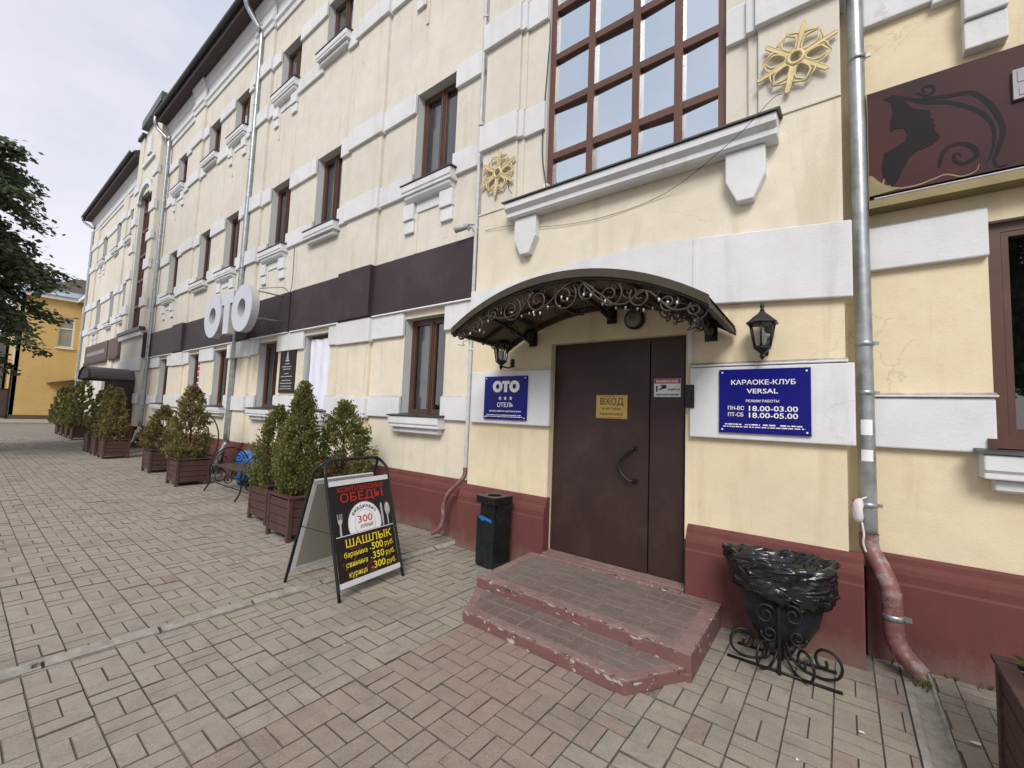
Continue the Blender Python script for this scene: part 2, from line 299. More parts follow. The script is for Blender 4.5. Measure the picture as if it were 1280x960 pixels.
# ------------------------------------------------------------------ object helpers
def root_loc(o):
    while o.parent: o = o.parent
    return o.location.copy()
def put(name, me, parent=None):
    o = bpy.data.objects.new(name, me); COL.objects.link(o)
    if parent is not None: o.parent = parent
    return o
def tag(o, label, cat, group=None, kind=None):
    if label: o['label'] = label
    if cat: o['category'] = cat
    if group: o['group'] = group
    if kind: o['kind'] = kind
    return o
def thing(name, label, cat, loc=(0, 0, 0), rz=0., group=None):
    o = bpy.data.objects.new(name, None); COL.objects.link(o); o.empty_display_size = .2
    o.location = loc; o.rotation_euler = (0, 0, rz); tag(o, label, cat, group); return o
class MB:
    def __init__(s): s.v = []; s.f = []; s.m = []; s.sm = []
    def face(s, pts, mi=0, smooth=False):
        n = len(s.v); s.v += [tuple(p) for p in pts]; s.f.append(tuple(range(n, n + len(pts)))); s.m.append(mi); s.sm.append(smooth); return s
    def box(s, x0, x1, y0, y1, z0, z1, mi=0, xf=None):
        if x0 > x1: x0, x1 = x1, x0
        if y0 > y1: y0, y1 = y1, y0
        if z0 > z1: z0, z1 = z1, z0
        n = len(s.v); p = [(x, y, z) for z in (z0, z1) for y in (y0, y1) for x in (x0, x1)]
        if xf: p = [tuple(xf(Vector(q))) for q in p]
        s.v += p
        for f in ((0, 2, 3, 1), (4, 5, 7, 6), (0, 1, 5, 4), (2, 6, 7, 3), (0, 4, 6, 2), (1, 3, 7, 5)):
            s.f.append(tuple(n + i for i in f)); s.m.append(mi); s.sm.append(False)
        return s
    def prism(s, poly, d0, d1, ax='y', mi=0):
        """extrude a 2-D polygon: ax 'y': poly in (x,z); 'x': poly in (y,z); 'z': poly in (x,y)"""
        def P(a, b, d): return {'y': (a, d, b), 'x': (d, a, b), 'z': (a, b, d)}[ax]
        n = len(s.v); k = len(poly)
        s.v += [P(a, b, d0) for a, b in poly] + [P(a, b, d1) for a, b in poly]
        ar = sum(poly[i][0] * poly[(i + 1) % k][1] - poly[(i + 1) % k][0] * poly[i][1] for i in range(k))
        fl = (ar > 0) == (d1 > d0)
        if ax == 'y': fl = not fl
        A = list(range(n, n + k)); B = list(range(n + k, n + 2 * k))
        fs = [tuple(reversed(A)), tuple(B)] + [(A[i], A[(i + 1) % k], B[(i + 1) % k], B[i]) for i in range(k)]
        for f in fs:
            s.f.append(f if fl else tuple(reversed(f))); s.m.append(mi); s.sm.append(False)
        return s
    def tube(s, pts, r, seg=6, mi=0, caps=True, closed=False):
        pts = [Vector(p) for p in pts]; k = len(pts)
        rs = r if isinstance(r, (list, tuple)) else [r] * k
        n = len(s.v); prev = None
        for i, p in enumerate(pts):
            if closed: t = pts[(i + 1) % k] - pts[i - 1]
            else: t = pts[min(i + 1, k - 1)] - pts[max(i - 1, 0)]
            if t.length < 1e-9: t = Vector((0, 0, 1))
            t.normalize()
            if prev is None:
                a = Vector((0, 0, 1)) if abs(t.z) < .9 else Vector((1, 0, 0))
                u = t.cross(a).normalized()
            else:
                u = prev - t * prev.dot(t); u = u.normalized() if u.length > 1e-6 else t.orthogonal().normalized()
            prev = u; w = t.cross(u)
            for j in range(seg):
                an = 2 * pi * j / seg; s.v.append(tuple(p + (u * cos(an) + w * sin(an)) * rs[i]))
        rr = k if closed else k - 1
        for i in range(rr):
            for j in range(seg):
                a = n + i * seg + j; b = n + i * seg + (j + 1) % seg; i2 = (i + 1) % k
                c = n + i2 * seg + (j + 1) % seg; d = n + i2 * seg + j
                s.f.append((a, b, c, d)); s.m.append(mi); s.sm.append(True)
        if caps and not closed:
            s.f.append(tuple(n + j for j in reversed(range(seg)))); s.m.append(mi); s.sm.append(False)
            s.f.append(tuple(n + (k - 1) * seg + j for j in range(seg))); s.m.append(mi); s.sm.append(False)
        return s
    def lathe(s, prof, c=(0, 0, 0), seg=16, mi=0, smooth=True, ang0=0):
        n = len(s.v); k = len(prof)
        for r, z in prof:
            for j in range(seg):
                a = ang0 + 2 * pi * j / seg; s.v.append((c[0] + r * cos(a), c[1] + r * sin(a), c[2] + z))
        for i in range(k - 1):
            for j in range(seg):
                s.f.append((n + i * seg + j, n + i * seg + (j + 1) % seg, n + (i + 1) * seg + (j + 1) % seg, n + (i + 1) * seg + j)); s.m.append(mi); s.sm.append(smooth)
        s.f.append(tuple(n + j for j in reversed(range(seg)))); s.m.append(mi); s.sm.append(False)
        s.f.append(tuple(n + (k - 1) * seg + j for j in range(seg))); s.m.append(mi); s.sm.append(False)
        return s
    def text(s, body, size, o, xd, yd, mi=0, bold=0., ext=.002, shear=0., align='CENTER', serif=False, wscale=1., fit=None):
        vs, fs = text_geo(body, size, bold, ext, shear, align, serif)
        xd = Vector(xd).normalized(); yd = Vector(yd).normalized(); nd = xd.cross(yd); o = Vector(o)
        if fit:
            w = max(v[0] for v in vs) - min(v[0] for v in vs)
            if w > 1e-6: wscale = fit / w
        n = len(s.v); s.v += [tuple(o + xd * (v[0] * wscale) + yd * v[1] + nd * (v[2] + ext)) for v in vs]
        for f in fs: s.f.append(tuple(n + i for i in f)); s.m.append(mi); s.sm.append(False)
        return s
    def build(s, name, mats, parent=None, local=False):
        me = bpy.data.meshes.new(name); vs = s.v
        if parent is not None and not local:
            o = root_loc(parent); vs = [(x - o.x, y - o.y, z - o.z) for x, y, z in vs]
        me.from_pydata(vs, [], s.f)
        for m in (mats if isinstance(mats, (list, tuple)) else [mats]): me.materials.append(m)
        me.polygons.foreach_set('material_index', s.m); me.polygons.foreach_set('use_smooth', s.sm); me.update()
        return put(name, me, parent)
_tc = {}
def text_geo(body, size, bold, ext, shear, align, serif):
    key = (body, size, bold, ext, shear, align, serif)
    if key in _tc: return _tc[key]
    cu = bpy.data.curves.new('lettering', 'FONT'); cu.body = body; cu.size = size; cu.align_x = align
    cu.offset = bold * size; cu.shear = shear; cu.resolution_u = 3; cu.extrude = 0 if serif else ext
    ob = bpy.data.objects.new('lettering', cu); COL.objects.link(ob)
    dg = bpy.context.evaluated_depsgraph_get(); ev = ob.evaluated_get(dg); me = ev.to_mesh()
    vs = [tuple(v.co) for v in me.vertices]; fs = [tuple(p.vertices) for p in me.polygons]
    ec = {}
    for p in me.polygons:
        for e in p.edge_keys: ec[e] = ec.get(e, 0) + 1
    ev.to_mesh_clear(); bpy.data.objects.remove(ob); bpy.data.curves.remove(cu)
    if serif:                     # slab serifs on the free ends of the stems
        for (a, b), c in ec.items():
            if c != 1: continue
            p, q = vs[a], vs[b]
            if abs(p[1] - q[1]) > 1e-4 * size or not (.02 * size < abs(p[0] - q[0]) < .24 * size): continue
            y = p[1]; x0, x1 = sorted((p[0], q[0])); g = .055 * size; h = .035 * size
            up = y < .2 * size
            n = len(vs); y0, y1 = (y, y + h) if up else (y - h, y)
            z = 0.0004
            vs += [(x0 - g, y0, z), (x1 + g, y0, z), (x1 + g, y1, z), (x0 - g, y1, z)]; fs.append((n, n + 1, n + 2, n + 3))
    _tc[key] = (vs, fs); return vs, fs
def clip(poly, cl):
    """Sutherland-Hodgman: poly clipped by convex counter-clockwise polygon cl (2-D)"""
    out = poly
    for i in range(len(cl)):
        a = cl[i]; b = cl[(i + 1) % len(cl)]; inp = out; out = []
        def side(p): return (b[0] - a[0]) * (p[1] - a[1]) - (b[1] - a[1]) * (p[0] - a[0])
        for j in range(len(inp)):
            p = inp[j]; q = inp[(j + 1) % len(inp)]; sp, sq = side(p), side(q)
            if sp >= 0: out.append(p)
            if (sp >= 0) != (sq >= 0):
                t = sp / (sp - sq); out.append((p[0] + (q[0] - p[0]) * t, p[1] + (q[1] - p[1]) * t))
        if len(out) < 3: return []
    return out
def spiral(c, r0, turns, a0, d=1, n=22, r1=.15, plane='xz'):
    pts = []
    for i in range(n):
        t = i / (n - 1); r = r0 * (1 - t * (1 - r1)); a = a0 + d * 2 * pi * turns * t
        u, w = r * cos(a), r * sin(a)
        pts.append((c[0] + u, c[1], c[2] + w) if plane == 'xz' else (c[0], c[1] + u, c[2] + w))
    return pts
def smooth_path(pts, k=4):
    P = [Vector(p) for p in pts]; out = []
    for i in range(len(P) - 1):
        p0, p1, p2, p3 = P[max(i - 1, 0)], P[i], P[i + 1], P[min(i + 2, len(P) - 1)]
        for j in range(k):
            t = j / k
            out.append(.5 * ((2 * p1) + (p2 - p0) * t + (2 * p0 - 5 * p1 + 4 * p2 - p3) * t * t + (3 * p1 - p0 - 3 * p2 + p3) * t ** 3))
    out.append(P[-1]); return out
# ------------------------------------------------------------------ the pavement
gm = MB(); gm.face([(-130, -60, -.009), (40, -60, -.009), (40, 40, -.009), (-130, 40, -.009)])
pav = gm.build('pavement', [JOINT]); pav['kind'] = 'structure'
XF0, XF1 = -26., 3.0           # laid pavers; the far pavement is one sheet beyond
fm = MB(); fm.face([(-130, -60, -.004), (XF0, -60, -.004), (XF0, 40, -.004), (-130, 40, -.004)])
fm.build('far_paving', [ASPH], pav)
CELL = .2045; X0G, Y0G = -2.115, 1.596
KX0, KX1 = -3.87, -3.78         # worn concrete strip
DX0, DX1 = .275, .43            # drain channel in front of the downpipe
STEP_OUT = [(-2.62, 3.86), (-2.58, 2.97), (-2.36, 2.54), (-1.03, 2.515), (-.77, 2.95), (-.79, 3.86)]
def paver_geo(poly, zt, tilt, ch=.0030, zb=-.014):
    cx = sum(p[0] for p in poly) / len(poly); cy = sum(p[1] for p in poly) / len(poly)
    def h(p): return zt + tilt[0] * (p[0] - cx) + tilt[1] * (p[1] - cy)
    k = len(poly); inn = [(p[0] + (cx - p[0]) * ch / max(.02, abs(cx - p[0]) + 1e-6) * (abs(cx - p[0]) > 1e-4), p[1] + (cy - p[1]) * ch / max(.02, abs(cy - p[1]) + 1e-6) * (abs(cy - p[1]) > 1e-4)) for p in poly]
    vs = [(x, y, h((x, y))) for x, y in inn] + [(x, y, h((x, y)) - ch * .9) for x, y in poly] + [(x, y, zb) for x, y in poly]
    fs = [tuple(range(k))]
    for i in range(k):
        j = (i + 1) % k; fs.append((i, k + i, k + j, j)); fs.append((k + i, 2 * k + i, 2 * k + j, k + j))
    return vs, fs
def mesh_of(name, vs, fs, mats, side=None):
    me = bpy.data.meshes.new(name); me.from_pydata(vs, [], fs)
    for m in mats: me.materials.append(m)
    if side is not None:                    # sand and dirt in the joints cling to the sides of a paver
        me.materials.append(side); me.polygons.foreach_set('material_index', [0] + [len(mats)] * (len(fs) - 1))
    return me
recs = []
i0, i1 = int((XF0 - X0G) / CELL) - 1, int((XF1 - X0G) / CELL) + 1
j0, j1 = int((-3.2 - Y0G) / CELL), int((4.3 - Y0G) / CELL) + 1
rng = random.Random(3); GAP = .0034
def wallY(x): return 4.10 if x > .12 else (3.86 if x > -3.7 else 4.075)
for i in range(i0, i1):
    for j in range(j0, j1):
        xa, ya = X0G + i * CELL, Y0G + j * CELL
        for h in (0, 1):
            if (i + j) % 2: r = [xa + h * CELL / 2, xa + (h + 1) * CELL / 2, ya, ya + CELL]
            else: r = [xa, xa + CELL, ya + h * CELL / 2, ya + (h + 1) * CELL / 2]
            cx, cy = (r[0] + r[1]) / 2, (r[2] + r[3]) / 2
            cutp = False; o = list(r)
            for a, b in ((KX0, KX1), (DX0, DX1)):           # cut round the strip and the channel
                if r[1] > a and r[0] < b:
                    cutp = True
                    if cx < (a + b) / 2: r[1] = min(r[1], a)
                    else: r[0] = max(r[0], b)
            if r[1] - r[0] < .02: continue
            wy = wallY(cx)
            if cy > wy + .06: continue
            if -2.45 < r[0] and r[1] < -.85 and cy > 2.62: continue       # under the entrance steps
            red = (-2.36 < cx < -1.0) and cy < 2.7
            red = red or (rng.random() < .012)
            if -1.0 < cx < .6 and rng.random() < .06: red = True
            recs.append((r, red, cutp, (i + j) % 2))
def vis_size(r):
    c = [project((x, y, 0)) for x, y in ((r[0], r[2]), (r[1], r[2]), (r[1], r[3]), (r[0], r[3]))]
    if any(p is None for p in c): return 0
    if not all(-20 < p[0] < 1300 and -20 < p[1] < 975 for p in c): return 0
    return abs(sum(c[k][0] * c[(k + 1) % 4][1] - c[(k + 1) % 4][0] * c[k][1] for k in range(4))) / 2
order = sorted(range(len(recs)), key=lambda k: -vis_size(recs[k][0]))
single = set(k for k in order[:300])
shared = {}
sv, sf, smi, stone = [], [], [], []
for k, (r, red, cutp, ori) in enumerate(recs):
    zt = rng.gauss(0, .0019) + .005 * mnoise.noise((r[0] * .9, r[2] * .9, 3.3)) + .003 * mnoise.noise((r[0] * 2.7, r[2] * 2.7, 8.3)) ; tl = (rng.gauss(0, .012), rng.gauss(0, .012))
    cx, cy = (r[0] + r[1]) / 2, (r[2] + r[3]) / 2
    if k in single:
        if not cutp:
            key = (ori, red, rng.randrange(4))
            if key not in shared:
                hx, hy = (CELL / 4, CELL / 2) if ori else (CELL / 2, CELL / 4); hx -= GAP / 2; hy -= GAP / 2
                t4 = [(.006, -.004), (-.007, .005), (.004, .008), (-.005, -.007)][key[2]]
                vs, fs = paver_geo([(-hx, -hy), (hx, -hy), (hx, hy), (-hx, hy)], 0, t4)
                shared[key] = mesh_of('paver', vs, fs, [PR if red else PG], JSIDE)
            o = put('paver', shared[key], pav); o.location = (cx, cy, zt)
        else:
            g = GAP / 2
            vs, fs = paver_geo([(r[0] + g - cx, r[2] + g - cy), (r[1] - g - cx, r[2] + g - cy), (r[1] - g - cx, r[3] - g - cy), (r[0] + g - cx, r[3] - g - cy)], 0, tl)
            o = put('paver', mesh_of('paver', vs, fs, [PR if red else PG], JSIDE), pav); o.location = (cx, cy, zt)
    else:
        g = GAP / 2
        vs, fs = paver_geo([(r[0] + g, r[2] + g), (r[1] - g, r[2] + g), (r[1] - g, r[3] - g), (r[0] + g, r[3] - g)], zt, tl)
        n = len(sv); sv += vs; sf += [tuple(n + q for q in f) for f in fs]; smi += [1 if red else 0] + [2] * (len(fs) - 1); stone += [rng.random()] * len(fs)
me = mesh_of('far_pavers', sv, sf, [PGS, PRS, JSIDE]); me.polygons.foreach_set('material_index', smi)
at = me.attributes.new('tone', 'FLOAT', 'FACE'); at.data.foreach_set('value', stone)
fp = put('far_pavers', me, pav); fp['kind'] = 'stuff'
# worn concrete strip, in lengths
ys = [-3.0, -2.0, -1.1, -.2, .46, 1.02, 1.62, 2.2, 2.9, 3.6, 4.05]
for a, b in zip(ys[:-1], ys[1:]):
    m = MB(); x0, x1 = KX0 + .004 + rng.uniform(-.004, .006), KX1 - .004 + rng.uniform(-.008, .003)
    n = 7; top = []
    for q in range(n + 1):
        y = a + .008 + (b - a - .016) * q / n; e = rng.uniform(-.006, .006)
        top.append((x0 + e, y, .004 + rng.uniform(-.003, .003), x1 + e * .5 + rng.uniform(-.006, .003), .020 + rng.uniform(-.004, .003)))
    for p, q in zip(top[:-1], top[1:]):
        m.face([(p[0], p[1], p[4]), (p[3], p[1], p[2]), (q[3], q[1], q[2]), (q[0], q[1], q[4])], 0)
        m.face([(p[3], p[1], p[2]), (p[3], p[1], -.014), (q[3], q[1], -.014), (q[3], q[1], q[2])], 0)
        m.face([(p[0], p[1], -.014), (p[0], p[1], p[4]), (q[0], q[1], q[4]), (q[0], q[1], -.014)], 0)
    m.build('kerb_stone', [KERBC], pav)
for a, b in ((1.6, 2.35), (2.355, 3.05), (3.055, 3.62), (3.625, 4.06)):
    m = MB()
    prof = [(DX0 + .004, -.014), (DX0 + .004, .012), (DX0 + .035, .012), (DX0 + .05, -.004), (DX1 - .028, -.004), (DX1 - .016, .010), (DX1 - .004, .010), (DX1 - .004, -.014)]
    m.prism(prof, a, b, 'y'); m.build('drain_channel', [KERBC], pav)
# far kerb and road edge before the yellow house
m = MB(); m.box(-37.9, -37.7, -20, 6.9, -.01, .10).box(-43.9, -37.9, -20, 5.29, -.012, .085); m.build('far_kerb', [KERBC], pav)
# ------------------------------------------------------------------ entrance steps
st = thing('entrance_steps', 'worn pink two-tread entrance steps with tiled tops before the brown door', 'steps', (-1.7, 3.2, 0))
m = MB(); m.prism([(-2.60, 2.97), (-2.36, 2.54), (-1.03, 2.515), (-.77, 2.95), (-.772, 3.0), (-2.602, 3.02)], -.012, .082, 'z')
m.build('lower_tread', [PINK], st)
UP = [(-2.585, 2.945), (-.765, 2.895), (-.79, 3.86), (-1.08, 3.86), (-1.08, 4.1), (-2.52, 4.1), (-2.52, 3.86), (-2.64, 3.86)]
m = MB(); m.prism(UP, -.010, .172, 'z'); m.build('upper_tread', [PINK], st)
m = MB(); m.prism([(-2.49, 3.035), (-.875, 2.985), (-.895, 3.77), (-2.54, 3.77)], .1705, .1735, 'z'); m.build('grout_bed', [GROUT], st)
m = MB(); m.prism([(-2.51, 2.955), (-2.31, 2.61), (-1.07, 2.59), (-.86, 2.915)], .0805, .0835, 'z'); m.build('grout_bed', [GROUT], st)
rch = random.Random(21); CHIP = simple('bare_plaster_chip', (.43, .385, .34), .95, 0, .25, 30, .3, .1); CHIPD = simple('dark_wear', (.12, .085, .078), .95, 0, .3, 30, .3, .1)
m = MB()
for (xa, ya), (xb, yb), z, hh, cnt_ in (((-2.575, 2.945), (-.775, 2.895), .172, .09, 95), ((-2.36, 2.54), (-1.03, 2.515), .082, .08, 75), ((-1.03, 2.515), (-.78, 2.93), .082, .08, 18), ((-.765, 2.9), (-.785, 3.8), .172, .16, 26), ((-2.60, 2.97), (-2.36, 2.54), .082, .08, 22), ((-2.5, 3.795), (-1.1, 3.795), .188, .02, 45)):
    ln = sqrt((xb - xa) ** 2 + (yb - ya) ** 2); dx, dy = (xb - xa) / ln, (yb - ya) / ln; nx, ny = dy, -dx
    for q in range(int(cnt_ * .62)):
        t0 = rch.random() * ln; L = rch.uniform(.006, .05) * (1 if rch.random() < .8 else 1.8); a, b_ = t0, min(ln, t0 + L); mi = 0 if rch.random() < .68 else 1
        if rch.random() < .55:      # on the top arris
            w0 = rch.uniform(.004, .022); o = -.002
            P = [(a, o), ((a + b_) / 2, o + .002), (b_, o), (b_ - L * .2, -w0 * rch.uniform(.5, 1)), ((a + b_) / 2, -w0), (a + L * .2, -w0 * rch.uniform(.3, .9))]
            m.face([(xa + dx * u + nx * v_, ya + dy * u + ny * v_, z + .0014) for u, v_ in P][::1], mi)
        else:                       # on the riser
            z0 = z - rch.uniform(.004, .012) if rch.random() < .6 else z - rch.uniform(.01, hh); h0 = rch.uniform(.006, .028)
            P = [(a, z0), (a + L * .3, z0 + .004), (b_, z0 - .002), (b_ - L * .15, max(.003, z0 - h0 * .8)), (a + L * .4, max(.002, z0 - h0))]
            m.face([(xa + dx * u + nx * .0018, ya + dy * u + ny * .0018, zz_) for u, zz_ in P], mi)
m.build('paint_chips', [CHIP, CHIPD], st)['kind'] = 'stuff'
m = MB(); m.box(-2.515, -1.085, 3.86, 4.06, .170, .196); m.box(-2.50, -1.10, 3.80, 3.86, .165, .185); m.build('threshold', [PINK], st)
def tiles(region, z, x0, y0, ang):
    ca, sa = cos(ang), sin(ang)
    for i in range(-1, 11):
        for j in range(-1, 6):
            for h in (0, 1):
                a, b = i * .202, j * .202
                if (i + j) % 2: q = [(a + h * .101, b), (a + (h + 1) * .101, b), (a + (h + 1) * .101, b + .202), (a + h * .101, b + .202)]
                else: q = [(a, b + h * .101), (a + .202, b + h * .101), (a + .202, b + (h + 1) * .101), (a, b + (h + 1) * .101)]
                cx = sum(p[0] for p in q) / 4; cy = sum(p[1] for p in q) / 4
                q = [(cx + (p[0] - cx) * .93, cy + (p[1] - cy) * .93) for p in q]
                q = [(x0 + p[0] * ca - p[1] * sa, y0 + p[0] * sa + p[1] * ca) for p in q]
                q = clip(q, region)
                if len(q) < 3: continue
                ar = abs(sum(q[k][0] * q[(k + 1) % len(q)][1] - q[(k + 1) % len(q)][0] * q[k][1] for k in range(len(q)))) / 2
                if ar < .0025: continue
                cx = sum(p[0] for p in q) / len(q); cy = sum(p[1] for p in q) / len(q)
                vs, fs = paver_geo([(p[0] - cx, p[1] - cy) for p in q], 0, (rng.gauss(0, .006), rng.gauss(0, .006)), .003, -.004)
                o = put('tile', mesh_of('tile', vs, fs, [TILE], GROUT), st); o.location = (cx + 1.7, cy - 3.2, z + .0042 + rng.gauss(0, .0008))
tiles([(-2.49, 3.04), (-.88, 2.995), (-.90, 3.76), (-2.54, 3.76)], .172, -2.52, 3.03, -.027)
tiles([(-2.50, 2.945), (-2.31, 2.62), (-1.07, 2.60), (-.87, 2.90)], .082, -2.5, 2.60, -.01)
# ------------------------------------------------------------------ the hotel building
B = thing('hotel_building', 'long cream three-storey hotel building with white bands and a maroon plinth', 'building', (-8, 4.1, 0))
YM, YB, YR = 4.14, 3.93, 4.18
def wall_mesh(x0, x1, z0, z1, Y, ops, depth=.2, mats=None, ends=True, back=.25):
    m = MB()
    xs = sorted(set([x0, x1] + [v for o in ops for v in o[:2] if x0 < v < x1])); zs = sorted(set([z0, z1] + [v for o in ops for v in o[2:4] if z0 < v < z1]))
    for a, b in zip(xs[:-1], xs[1:]):
        for c, d in zip(zs[:-1], zs[1:]):
            mx_, mz = (a + b) / 2, (c + d) / 2
            if any(o[0] < mx_ < o[1] and o[2] < mz < o[3] for o in ops): continue
            m.face([(a, Y, c), (b, Y, c), (b, Y, d), (a, Y, d)])
    for o in ops:
        a, b, c, d = o[:4]; e = Y + depth
        m.face([(a, Y, c), (a, Y, d), (a, e, d), (a, e, c)], 1); m.face([(b, Y, d), (b, Y, c), (b, e, c), (b, e, d)], 1)
        m.face([(a, Y, d), (b, Y, d), (b, e, d), (a, e, d)], 1); m.face([(b, Y, c), (a, Y, c), (a, e, c), (b, e, c)], 1)
    if ends:
        m.face([(x0, Y + back, z0), (x0, Y, z0), (x0, Y, z1), (x0, Y + back, z1)]); m.face([(x1, Y, z0), (x1, Y + back, z0), (x1, Y + back, z1), (x1, Y, z1)])
        m.face([(x0, Y, z1), (x1, Y, z1), (x1, Y + back, z1), (x0, Y + back, z1)])
    return m
G_Z = (1.55, 3.00); F2_Z = (5.07, 6.62); F3_Z = (8.82, 9.98)
WX = [(-5.3, -4.4), (-8.37, -7.44), (-10.42, -9.48), (-13.15, -12.2), (-15.12, -14.2), (-18.05, -17.13)]
PX = [(-7.03, -6.13), (-11.75, -10.85), (-16.45, -15.55)]
ML, MR_ = -19.45, -3.67
ops = [(a, b, *z) for a, b in WX for z in (G_Z, F2_Z, F3_Z)]
wall_mesh(ML, MR_, .6, 3.6, YM, [o for o in ops if o[3] < 3.6]).build('wall', [CREAM_HALFHAZY, REVEAL], B)
wall_mesh(ML, MR_, 3.6, 11.65, YM, [o for o in ops if o[3] > 3.6]).build('wall', [CREAM, REVEAL], B)  # wall split by height so the painted haze tone can change here
for a, b in PX:
    m = MB(); m.box(a, b, YM - .07, YM + .01, .7, 3.6); m.build('pilaster', [CREAM_HALFHAZY], B); m = MB(); m.box(a, b, YM - .07, YM + .01, 3.6, 10.9); m.build('pilaster', [CREAM], B)
def band(x0, x1, zb, zt, Y, opens, pils=(), prot=.05, mat=WHITE, parent=B, name='band'):
    """one white block for each stretch between the openings"""
    cuts = sorted(list(opens) + [(p[0] - .0, p[1] + .0) for p in pils])
    x = x0; segs = []
    for a, b in cuts:
        if a > x + .01: segs.append((x, a))
        x = max(x, b)
    if x < x1 - .01: segs.append((x, x1))
    for a, b in segs:
        m = MB(); m.prism([(Y + .02, zb), (Y - prot, zb), (Y - prot, zt - .02), (Y - prot + .02, zt), (Y + .02, zt)], a, b, 'x'); m.build(name, [mat], parent)
    for a, b in pils:
        m = MB(); m.box(a - .045, b + .045, Y - .07 - prot, Y + .02, zb - .035, zt - .03); m.build(name, [mat], parent)
band(ML, MR_, 2.74, 3.12, YM, WX, PX); band(ML, MR_, 1.50, 1.83, YM, WX, PX)
band(ML, MR_, 6.30, 6.66, YM, WX, PX); band(ML, MR_, 4.97, 5.32, YM, WX, PX)
band(ML, MR_, 9.72, 10.06, YM, WX, PX); band(ML, MR_, 8.46, 8.80, YM, WX, PX)
def cornice(x0, x1, Y, z0=10.78, z1=11.66, parent=B):
    m = MB()
    m.prism([(Y + .01, z0), (Y - .04, z0), (Y - .05, z0 + .12), (Y - .09, z0 + .16), (Y - .09, z0 + .26), (Y - .04, z0 + .30), (Y - .04, z1 - .30), (Y - .08, z1 - .26), (Y - .10, z1 - .12), (Y - .15, z1 - .08), (Y - .15, z1), (Y + .01, z1)], x0, x1, 'x')
    m.build('cornice', [WHITE], parent)
cornice(ML, MR_, YM)
for a, b in PX: cornice(a - .03, b + .03, YM - .068, 10.80, 11.655)
def eaves(x0, x1, Y, z=11.65, over=.40, parent=B, depth=7.5):
    m = MB(); n = int((x1 - x0) / .11)
    for k in range(n):
        a = x0 + (x1 - x0) * k / n; b = x0 + (x1 - x0) * (k + 1) / n
        m.box(a, b - .018, Y - over, Y + .02, z, z + .02)
    m.box(x0, x1, Y - over, Y + .02, z + .012, z + .03); m.build('soffit', [SOFFIT], parent)
    m = MB(); m.box(x0, x1, Y - over - .03, Y - over - .002, z - .04, z + .16); m.build('fascia_board', [SOFFIT], parent)
    g = MB(); pr = [(Y - over - .035 - .075 + .07 * cos(a), z + .16 + .07 * sin(a)) for a in [pi + pi * k / 8 for k in range(9)]]
    pr2 = [(Y - over - .11 + .06 * cos(a), z + .16 + .06 * sin(a)) for a in [2 * pi - pi * k / 8 for k in range(9)]]
    g.prism(pr + pr2, x0 - .03, x1 + .03, 'x'); g.build('gutter', [FLASH], parent)
    r = MB(); sl_ = .62
    r.prism([(Y - over - .06, z + .17), (Y - over - .06, z + .20), (Y + depth, z + .20 + sl_ * (depth + over)), (Y + depth, z + .15 + sl_ * (depth + over))], x0 - .02, x1 + .02, 'x')
    for k in range(int((x1 - x0) / .6)):
        xx = x0 + .3 + k * .6
        r.prism([(Y - over - .06, z + .199), (Y - over - .06, z + .225), (Y + depth, z + .225 + sl_ * (depth + over)), (Y + depth, z + .199 + sl_ * (depth + over))], xx, xx + .02, 'x')
    r.build('roof', [ROOFM], parent)
eaves(ML + .02, MR_, YM)
# plinths
def plinth(x0, x1, Y, name='plinth', step=.08, zt=.74):
    """Y is the wall face; the plinth stands proud of it"""
    f = Y - step
    m = MB(); m.prism([(Y + .05, -.02), (f, -.02), (f, .53), (f + .012, .545), (f + .012, .60), (f + .022, .635), (f + .045, .665), (f + .052, .70), (f + .074, zt), (Y + .05, zt)], x0, x1, 'x')
    return m.build(name, [MAROON], B)
plinth(ML, -3.755, YM)
for a, b in PX: plinth(a - .04, b + .04, YM - .07, step=.08, zt=.745)
